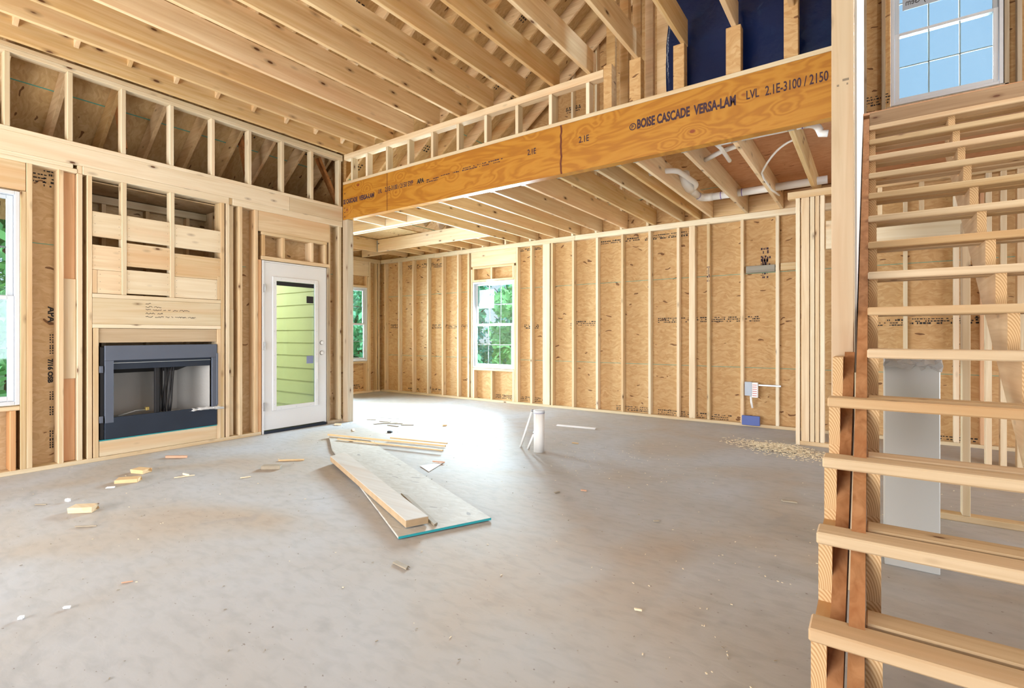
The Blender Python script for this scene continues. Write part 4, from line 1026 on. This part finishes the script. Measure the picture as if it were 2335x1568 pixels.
# ================================================================== PARTITION behind the post
YP1 = 6.35
lumber('partition_plate', (-.76, 1.3, YP1, YP1+.089, 2.70, 2.778), 'x', 'top plate of the partition behind the tall post', 'plate')
lumber('partition_plate', (-.66, -.30, YP1, YP1+.089, 0, .045), 'x', 'short bottom plate under the stud pack partition', 'plate')
tag(bpy.data.objects['partition_plate.001'], 'short bottom plate under the stud pack, beside the wood shavings')
for i, (u0, u1, m_) in enumerate(((1815, 1824, PALE['z']), (1827, 1845, PINE['z']), (1847, 1857, PALE['z']), (1859, 1868, PINE['z']), (1870, 1880, PALE['z']))):
    x0, x1 = on_y(u0, YP1)[0], on_y(u1, YP1)[0]
    lumber('partition_stud', (x0, x1, YP1-(.02 if i == 0 else 0), YP1+.089, .046 if i else 0, 2.699), 'z', f'{ORD[i]} upright of the stud pack left of the tall post, from the left', 'stud', 'stud pack left of the tall post', m_)
lumber('partition_header', (-.40, .85, YP1+.002, YP1+.08, 2.12, 2.42), 'x', 'header board over the opening in the partition behind the stairs', 'header', m=PALE['x'])
for i, x in enumerate((.86, .96, 1.07, 1.2)):
    lumber('partition_stud', (x, x+.042, YP1, YP1+.089, .0, 2.699), 'z', f'{ORD[i]} partition upright right of the opening behind the stairs', 'stud', 'partition uprights behind the stairs', PINE['z'])
for i, x in enumerate((-.28, .05, .38, .70)):
    lumber('cripple_stud', (x, x+.038, YP1, YP1+.089, 2.421, 2.699), 'z', f'{ORD[i]} short stud above the partition header behind the stairs', 'stud', 'short studs above the partition header')
# partition close behind the stairs
YQ = 4.33
lumber('bottom_plate', (.34, 2.2, YQ, YQ+.089, 0, .04), 'x', 'bottom plate on the floor behind the stairs', 'plate')
for i, x in enumerate((.475, 1.02)):
    lumber('partition_stud', (x, x+.04, YQ, YQ+.089, .041, 1.93), 'z', ['single pale stud standing right behind the stair treads', 'stud of the same partition near the right edge'][i], 'stud', m=PALE['z'])
# grey sheet-metal panel
px0, py0 = .055, 3.30
bm = bmesh.new(); bx(bm, px0, px0+.225, py0, py0+.33, .0, 1.07, bev=.004)
pn = tag(link('metal_duct', bm, DUCT), 'grey sheet-metal duct standing on the floor under the stairs', 'duct')
tp = crumple('plastic_cover', [(px0+.0, py0-.0, 1.07), (px0+.12, py0, 1.075), (px0+.225, py0, 1.06)], .04, PLASTIC, 'crumpled plastic over the top of the grey duct under the stairs', 'plastic', seed=3, sq=.8)

# ================================================================== TALL POST and side wall
po = lumber('tall_post', (-.157, -.068, 2.86, 2.95, .0, 6.2), 'z', 'tall thick post beside the stairs, right of the orange beam', 'post', m=wood('post_wood', 'z', (.55, .43, .29), (.46, .34, .21), knot_t=.05))
marks('faint_stamp', po, 'y', -.135, 2.02+.38, .045, 2, 2.86, h=.012, m=PENC)
for i, y in enumerate((3.32, 3.72, 4.12)):
    lumber('stair_wall_stud', (-.157, -.069, y, y+.038, 0, 6.0), 'z', f'{ORD[i]} stud behind the tall post along the stairs', 'stud', 'stair wall studs behind the post', PALE['z'])
o = box('lit_side_panel', (-.067, -.058, 2.96, 5.6, 1.02, 6.0), LITWHITE, bev=0); tag(o, 'narrow white panel added for the lit stud sides beside the tall post', 'sheet')  # panel added in place of the brightly lit stud sides

# ================================================================== STAIRS
st = empty('staircase', (0, 1.4, 0)); tag(st, 'unfinished open wooden staircase with cut stringers and board treads', 'staircase')
SO = Vector((0, 1.4, 0)); RISE, RUN = .19, .25


def yf(n): return 1.14+RUN*n        # front edge of tread n


def stringer(x0, x1, n0, n1, name='stringer', end_y=None, zcap=None):
    """cut 2x12: saw-tooth top, straight sloping underside, end grain on the vertical cuts"""
    pts = []
    for n in range(n0, n1+1):
        y = yf(n)+.028
        pts.append((y, RISE*(n-1)-.038 if n > n0 else 0.0)); pts.append((y, RISE*n-.038))
    yl = (yf(n1)+RUN+.0) if end_y is None else end_y
    pts.append((yl, RISE*n1-.038))
    # underside: parallel to the nosing line, 0.29 below the tread corners measured square to it
    def zu(y): return (y-(yf(n0)+.028))*RISE/RUN+RISE*n0-.038-.385
    pts.append((yl, max(0, zu(yl))))
    yz = yf(n0)+.028+(.385-(RISE*n0-.038))*RUN/RISE
    if yz > yf(n0)+.04: pts.append((yz, 0.0))
    bm = bmesh.new(); A = [bm.verts.new((x0, y-SO.y, z)) for y, z in pts]; B = [bm.verts.new((x1, y-SO.y, z)) for y, z in pts]
    bm.faces.new(A); bm.faces.new(B[::-1])
    for i in range(len(pts)):
        j = (i+1) % len(pts); f = bm.faces.new((A[j], A[i], B[i], B[j]))
        if abs(pts[i][0]-pts[j][0]) < 1e-6 and pts[j][1] > pts[i][1]: f.material_index = 1
    bmesh.ops.recalc_face_normals(bm, faces=bm.faces)
    return link(name, bm, [STRG, ENDG], st)


STRG = wood('stringer_pine', 'y', (.70, .50, .27), (.56, .36, .16), knot_t=.04)
stringer(-.141, -.103, 1, 6, end_y=2.855)
stringer(-.014, .024, 1, 15)
stringer(.462, .500, 1, 15)
stringer(.935, .973, 1, 15)


def slope_board(x0, x1, n0, n1, dz, hh, name, m):
    """a 2x board following the pitch, dz below the tread line"""
    y0, z0 = yf(n0), RISE*n0+dz; y1, z1 = yf(n1), RISE*n1+dz
    bm = bmesh.new(); A = [(y0, z0), (y1, z1), (y1, z1+hh), (y0, z0+hh)]
    if n1 > 15: A = [(y0, z0), (y1, z1), (y1, z1+hh-.12), (y1-.04, z1+hh), (y0, z0+hh)]
    a = [bm.verts.new((x0, y-SO.y, max(0, z))) for y, z in A]; b = [bm.verts.new((x1, y-SO.y, max(0, z))) for y, z in A]
    bm.faces.new(a); bm.faces.new(b[::-1])
    for i in range(len(A)):
        j = (i+1) % len(A); bm.faces.new((a[j], a[i], b[i], b[j]))
    bmesh.ops.recalc_face_normals(bm, faces=bm.faces)
    return link(name, bm, m, st)


slope_board(-.053, -.015, 1.0, 16.0, -.42, .36, 'spacer_board', BROWN)
slope_board(-.102, -.064, 1.0, 6.75, -.46, .30, 'spacer_board', BROWN)
for n in range(1, 16):
    x0 = -.145 if n <= 5 else -.016
    z1 = RISE*n; z0 = z1-.038; y = yf(n)
    bm = bmesh.new(); bx(bm, x0, 1.0, y-SO.y, y+.098-SO.y, z0, z1, bev=.005); t = link('tread', bm, TREADM, st); t['label'] = 'front board of a tread'
    if n > 5 or True:
        bm = bmesh.new(); bx(bm, -.014, 1.0, y+.120-SO.y, y+.215-SO.y, z0, z1, bev=.005); t = link('tread', bm, TREADM, st); t['label'] = 'rear board of a tread'

# ================================================================== FLOOR ITEMS
def quad_slab(name, c, z0, z1, m, label, cat, group=None, bev=.002):
    """a flat piece from four floor corners (counter-clockwise)"""
    bm = bmesh.new(); A = [bm.verts.new((x, y, z0)) for x, y in c]; B = [bm.verts.new((x, y, z1)) for x, y in c]
    bm.faces.new(A[::-1]); bm.faces.new(B)
    for i in range(len(c)):
        j = (i+1) % len(c); bm.faces.new((A[i], A[j], B[j], B[i]))
    bmesh.ops.recalc_face_normals(bm, faces=bm.faces)
    if bev: bmesh.ops.bevel(bm, geom=bm.edges[:], offset=bev, segments=1, affect='EDGES')
    o = link(name, bm, m); return tag(o, label, cat, group)


DPLY = osb('dusty_panel', (.56, .55, .52), (.50, .48, .44), (.42, .39, .35), 'xy', wax=(.30, .28, .27))
DPL = wood('dusty_plank', 'x', (.56, .54, .51), (.50, .47, .43), knot=False)
a, b, c_, d_ = on_floor(750, 998), on_floor(836, 1003), on_floor(1120, 1187), on_floor(908, 1231)
a2 = on_floor(757, 1028)
sh = quad_slab('panel_offcut', [a2, d_, c_, b, a], .006, .020, DPLY, 'long dusty panel strip on the floor with a blue-green painted end', 'panel')
bm = bmesh.new(); p = Vector((*d_, 0)); q = Vector((*c_, 0)); n_ = Vector((q-p)).normalized(); nn = Vector((n_.y, -n_.x, 0))
vv_ = []
for pt in (p, q):
    for z in (.006, .0203):
        vv_.append(bm.verts.new(pt+nn*.0015+Vector((0, 0, z))))
bm.faces.new((vv_[0], vv_[2], vv_[3], vv_[1])); child(link('painted_edge', bm, TEAL), sh)
q0, q1, q2, q3 = on_floor(753, 1036, .09), on_floor(925, 1186, .075), on_floor(977, 1176, .075), on_floor(787, 1026, .09)
pk = quad_slab('plank', [q0, q1, q2, q3], .028, .075, DPL, 'thick dusty plank lying on top of the long panel strip', 'plank', bev=.003)
pk.data.materials.append(plain('plank_side', (.46, .33, .20), .7, var=.2, vscale=15))
for p in pk.data.polygons:
    if abs(p.normal.z) < .5: p.material_index = 1
quad_slab('wood_strip', [on_floor(914, 985+142, .022), on_floor(930, 1132, .022), on_floor(998, 1195, .022), on_floor(990, 1200, .022)], .0215, .034, SCRAPG, 'thin dark strip lying beside the plank on the panel', 'strip')
# long sticks beyond the panel
for (u0, v0, u1, v1, r, lb) in ((748, 993, 1016, 1019, .013, 'longest of the thin sticks beyond the panel strip'), (770, 1003, 1010, 1029, .009, 'middle thin stick just in front of the longest one'), (890, 1000, 1020, 1013, .010, 'short thin stick at the right end of the stick bundle')):
    x0, y0 = on_floor(u0, v0, .012+r); x1, y1 = on_floor(u1, v1, .012+r); bm = bmesh.new(); beam(bm, (x0, y0, .024+r), (x1, y1, .024+r), .022, r*1.4); tag(link('thin_stick', bm, SCRAP), lb, 'stick', 'thin sticks beyond the panel')


def scrap(u, v, w_, d, h, ang, m, label, cat='wood scrap', name='wood_scrap', z=0.0):
    x, y = on_floor(u, v, z); bm = bmesh.new(); rr = random.Random(int(u*7+v))
    bx(bm, -w_/2, w_/2, -d/2, d/2, 0, h, bev=min(.002, h*.3))
    for vv in bm.verts:
        if vv.co.x > 0 and vv.co.y > 0: vv.co.x -= w_*rr.uniform(0, .18)
        if vv.co.x < 0 and vv.co.y < 0: vv.co.x += w_*rr.uniform(0, .10)
    bmesh.ops.rotate(bm, verts=bm.verts, matrix=Matrix.Rotation(ang, 3, 'Z')); bmesh.ops.translate(bm, verts=bm.verts, vec=(x, y, z+.001))
    return tag(link(name, bm, m), label, cat)


scrap(191, 1165, .16, .09, .038, .75, PALE['x'], 'pale sawn block on the floor, nearest to the left edge', 'wood block', 'wood_block')
scrap(292, 1098, .17, .10, .030, .9, SCRAP, 'tan cut block on the floor, front one of the leaning pair', 'wood block', 'wood_block')
scrap(322, 1077, .15, .09, .034, .35, SCRAP, 'tan cut block on the floor, rear one of the leaning pair', 'wood block', 'wood_block')
scrap(403, 1043, .22, .035, .018, .65, SCRAPP, 'reddish stick on the floor near the fireplace')
scrap(620, 1068, .17, .075, .03, .68, SCRAPG, 'dark grey-brown block in front of the white door', 'wood block', 'wood_block')
scrap(664, 1050, .24, .02, .012, .75, SCRAP, 'thin light stick beside the dark block')
scrap(421, 1087, .15, .008, .008, 1.2, SHAV, 'thin splinter crossing another, right of the tan blocks'); scrap(424, 1084, .10, .008, .017, .1, SHAV, 'short splinter crossed over a longer one')
scrap(560, 1089, .08, .012, .008, 1.2, SHAV, 'small pale splinter between the crossed splinters and the plank')
scrap(93, 1151, .09, .012, .006, .6, SCRAPG, 'thin dark sliver near the left edge of the floor')
scrap(196, 1201, .13, .012, .008, .75, SCRAPG, 'thin grey stick in front of the pale block'); scrap(155, 1143, .04, .02, .02, .3, PAPER, 'small white crumb behind the pale block', 'crumb', 'white_crumb')
scrap(252, 1112, .06, .03, .008, .9, PAPER, 'small white scrap just left of the tan blocks', 'paper', 'paper_scrap')
scrap(915, 1290, .12, .03, .008, -.1, SCRAPG, 'grey sliver on the floor in front of the panel'); scrap(153, 1387, .03, .012, .010, .9, PAPER, 'tiny bluish-white scrap low at the left', 'crumb', 'white_crumb')
scrap(48, 1411, .02, .018, .012, .9, PAPER, 'tiny white pebble at the lower left edge', 'crumb', 'white_crumb'); scrap(290, 1328, .05, .008, .005, 1.0, SCRAPP, 'small reddish splinter on the lower left floor')
scrap(1455, 1392, .035, .012, .008, .3, SHAV, 'pale chip on the bare floor right of centre'); scrap(1800, 1145, .10, .03, .012, .2, SCRAPG, 'grey scrap on the floor near the stairs'); scrap(1497, 1189, .04, .012, .008, .5, SCRAPG, 'small dark chip right of the panel strip')
scrap(1270, 1123, .05, .015, .008, 1.2, SCRAPG, 'small chip between panel strip and white pipe shadow'); scrap(1331, 1119, .05, .02, .008, .2, SCRAPP, 'brown chip in the middle of the floor')
scrap(890, 951, .42, .20, .008, .3, PAPER, 'white sheet lying on the bright nook floor', 'paper', 'paper_sheet')
for i, (u, v, a_) in enumerate(((878, 962, .2), (890, 965, .9), (903, 966, .5), (868, 966, 1.2), (896, 971, .1))):
    scrap(u, v, .20, .03, .010, a_, SCRAPG, ['dark strip at the left of the small pile on the nook floor', 'crossing dark strip in the middle of the small nook pile', 'dark strip at the right of the small nook pile', 'leftmost short strip of the small nook pile', 'front strip of the small nook pile'][i])
scrap(847, 957, .14, .03, .008, .5, SCRAPG, 'short dark strip left of the small nook pile'); scrap(929, 969, .18, .035, .010, .55, SCRAPG, 'grey strip right of the small nook pile'); scrap(945, 959, .22, .04, .006, -.2, PAPER, 'thin white strip right of the nook pile', 'paper', 'paper_scrap')
scrap(889, 986, .06, .04, .02, .3, BLACK, 'small black lump on the bright floor', 'lump', 'black_lump'); scrap(1014, 971, .06, .03, .02, 1.0, SCRAP, 'small brown chip left of the white pipe')
scrap(805, 1009, .06, .05, .035, .2, BLACK, 'small black lump by the thin sticks', 'lump', 'black_lump'); scrap(835, 1009, .20, .04, .012, .5, PALE['x'], 'pale short strip by the thin sticks')
scrap(1313, 974, .55, .07, .012, .12, PAPER, 'long white paper strip on the floor right of the pipe', 'paper', 'paper_strip'); scrap(1312, 1011, .08, .02, .01, .1, SCRAP, 'tan chip right of the white pipe'); scrap(806, 981, .16, .03, .01, -.6, PALE['x'], 'pale strip on the floor near the corner post')
scrap(771, 969, .10, .04, .02, .5, PALE['x'], 'small pale chip at the corner post')
quad_slab('paper_triangle', [on_floor(958, 1063), on_floor(978, 1076), on_floor(1014, 1054)], .003, .006, PAPER, 'white triangular paper scrap beyond the panel strip', 'paper', bev=0)
scrap(1000, 1054, .13, .015, .012, .35, SCRAPP, 'thin reddish stick resting at the white triangle', z=.008)
crumple('plastic_bag', [(-6.02+.2, 4.16, .03), (-5.78, 4.3, .035), (-5.72, 4.42, .03)], .05, PLASTIC, 'flattened clear plastic on the floor by the corner post', 'plastic', seed=12)
# capped drain stub
sp = empty('drain_stub', (-2.80, 4.43, 0)); tag(sp, 'capped white pipe stub standing up from the floor', 'pipe')
bm = bmesh.new(); tube(bm, [(0, 0, 0), (0, 0, .405)], .055, 28); link('pipe', bm, PVC, sp, smooth=False)
bm = bmesh.new(); tube(bm, [(0, 0, .400), (0, 0, .425), (0, 0, .430)], .058, 28, radii=[.0585, .0585, .05]); link('pipe_cap', bm, WHITE, sp)
bm = bmesh.new(); tube(bm, [(0, 0, .397), (0, 0, .401)], .0592, 28); link('primer_ring', bm, plain('faint_purple', (.35, .32, .50), .5), sp)
for o in sp.children:
    for p in o.data.polygons: p.use_smooth = abs(p.normal.z) < .5
for (u0, v0, ht, dx, dy, lb) in ((1187, 1019, .40, .16, -.02, 'taller thin white rod leaning towards the pipe stub'), (1204, 1023, .17, .08, -.01, 'shorter thin white rod beside the pipe stub')):
    x, y = on_floor(u0, v0); bm = bmesh.new(); tube(bm, [(x, y, .001), (x+dx, y+dy, ht)], .012, 10); o = tag(link('white_rod', bm, PVC, smooth=True), lb, 'rod', 'thin rods at the pipe stub')
    bm = bmesh.new(); tube(bm, [(x+dx, y+dy, ht), (x+dx*1.04, y+dy, ht+.02)], .013, 10); child(link('rod_tip', bm, HINGE, smooth=True), o)
# wood shavings
def chips(name, pts, m, label, cat, seed, smin, smax):
    rr = random.Random(seed); bm = bmesh.new()
    for x, y, z in pts:
        s = rr.uniform(smin, smax); a = rr.uniform(0, 6.3); c2, s2 = math.cos(a), math.sin(a); wv = s*rr.uniform(.2, .5); t = rr.uniform(-.4, .4)*s
        q_ = [(-s, -wv, 0), (s, -wv, t), (s, wv, t), (-s, wv, 0)]
        lo = [bm.verts.new((x+p[0]*c2-p[1]*s2, y+p[0]*s2+p[1]*c2, max(.001, z+p[2]))) for p in q_]; hi = [bm.verts.new((v.co.x, v.co.y, v.co.z+.002)) for v in lo]
        bm.faces.new(hi); bm.faces.new(lo[::-1])
        for i in range(4): bm.faces.new((lo[i], lo[(i+1) % 4], hi[(i+1) % 4], hi[i]))
    return tag(link(name, bm, m), label, cat, kind='stuff')


rr = random.Random(21)
pts = []
for k in range(1500):
    x = rr.gauss(-.78, .23); y = rr.gauss(5.98-(x+.78)*.35, .13); h = max(0, .035*(1-((x+.78)/.4)**2-((y-5.98)/.3)**2))
    if x < -1.45 or x > -.15: continue
    pts.append((x, y, rr.uniform(0, h+.003)))
chips('wood_shavings', pts, SHAV, 'heap of pale wood shavings on the floor at the stud pack', 'shavings', 22, .006, .018)
pts = []
for k in range(420):
    x = rr.uniform(-.3, 2.2); y = rr.uniform(2.4, 6.2)
    if not (x < -.0 and y < 3) and not (y < 2.2): pts.append((x, y, .001))
for k in range(60): pts.append((rr.gauss(-.35, .25), rr.uniform(1.6, 3.4), .001))
for k in range(260): pts.append((rr.uniform(-7.5, -.3), rr.uniform(.8, 7.0), .001))
for k in range(120): pts.append((rr.gauss(-2.2, .5), rr.gauss(4.5, .4), .001))
pts = [p for p in pts if not (p[0] > -.2 and p[1] < 3.6) and not (-1.5 < p[0] < -.1 and 5.4 < p[1] < 6.4)]
nlight = len(pts)
for _ in range(260): pts.append((rr.uniform(-6, -.25), rr.uniform(.6, 6.5), .001))
lt_ = chips('floor_litter', pts, SHAV, 'loose sawdust, tiny chips and dark slivers scattered over the floor', 'litter', 5, .0015, .006)
lt_.data.materials.append(SCRAPG)
for k, p in enumerate(lt_.data.polygons): p.material_index = 1 if k//6 >= nlight else 0

# ================================================================== OUTSIDE
def tree(x, y, h, r, seed, label, m, n=2600, zc_=None, trunk=.14):
    rr = random.Random(seed); t = empty('leafy_tree', (x, y, -.3)); tag(t, label, 'tree', 'trees outside the windows')
    bm = bmesh.new(); tube(bm, [(0, 0, 0), (.08, .05, h*.3), (-.05, 0, h*.55), (.05, .1, h*.85)], trunk, 10, radii=[trunk, trunk*.8, trunk*.55, trunk*.2])
    for k in range(7):
        a = rr.uniform(0, 6.28); z = h*rr.uniform(.3, .7); tube(bm, [(0, 0, z), (math.cos(a)*r*.5, math.sin(a)*r*.5, z+h*.12), (math.cos(a)*r*.8, math.sin(a)*r*.8, z+h*.2)], .04, 6, radii=[.05, .03, .012])
    link('trunk', bm, BARK, t, smooth=True)
    bm = bmesh.new(); cl = [(rr.gauss(0, r*.45), rr.gauss(0, r*.45), h*rr.uniform(.12, .98), rr.uniform(.35, .6)*r) for _ in range(16)]
    for k in range(n):
        c0 = rr.choice(cl); d = Vector((rr.gauss(0, 1), rr.gauss(0, 1), rr.gauss(0, 1))).normalized()*c0[3]*rr.uniform(.6, 1.05); p = Vector(c0[:3])+d
        if p.z < .15: continue
        s = rr.uniform(.05, .12); u = Vector((rr.gauss(0, 1), rr.gauss(0, 1), rr.gauss(0, 1))).normalized(); v = u.orthogonal().normalized()
        f = bm.faces.new([bm.verts.new(p+u*s*1.3), bm.verts.new(p+v*s*.6), bm.verts.new(p-u*s*1.3), bm.verts.new(p-v*s*.6)])
    link('foliage', bm, m, t)
    return t


tree(-13.0, 10.0, 6.0, 1.7, 1, 'broad green tree filling the nook window', LEAF[0], 5200)
tree(-18.5, 14.0, 7.5, 2.0, 2, 'tall green tree further behind the one at the nook window', LEAF[2], 3000)
tree(-11.2, 13.0, 2.9, 1.15, 3, 'low green tree at the left of the far window view', LEAF[0], 4200)
tree(-9.0, 13.3, 2.8, 1.05, 4, 'bushy green tree at the right of the far window view', LEAF[1], 4200)
tree(-12.3, 17.6, 3.9, 1.7, 5, 'distant green tree behind the two low far window trees', LEAF[2], 4200)
tree(-11.8, 2.1, 6.0, 1.5, 6, 'green tree right outside the left window', LEAF[1], 4600)
tree(-16.5, 3.0, 7.0, 1.9, 7, 'taller tree further out from the left window', LEAF[0], 3000)
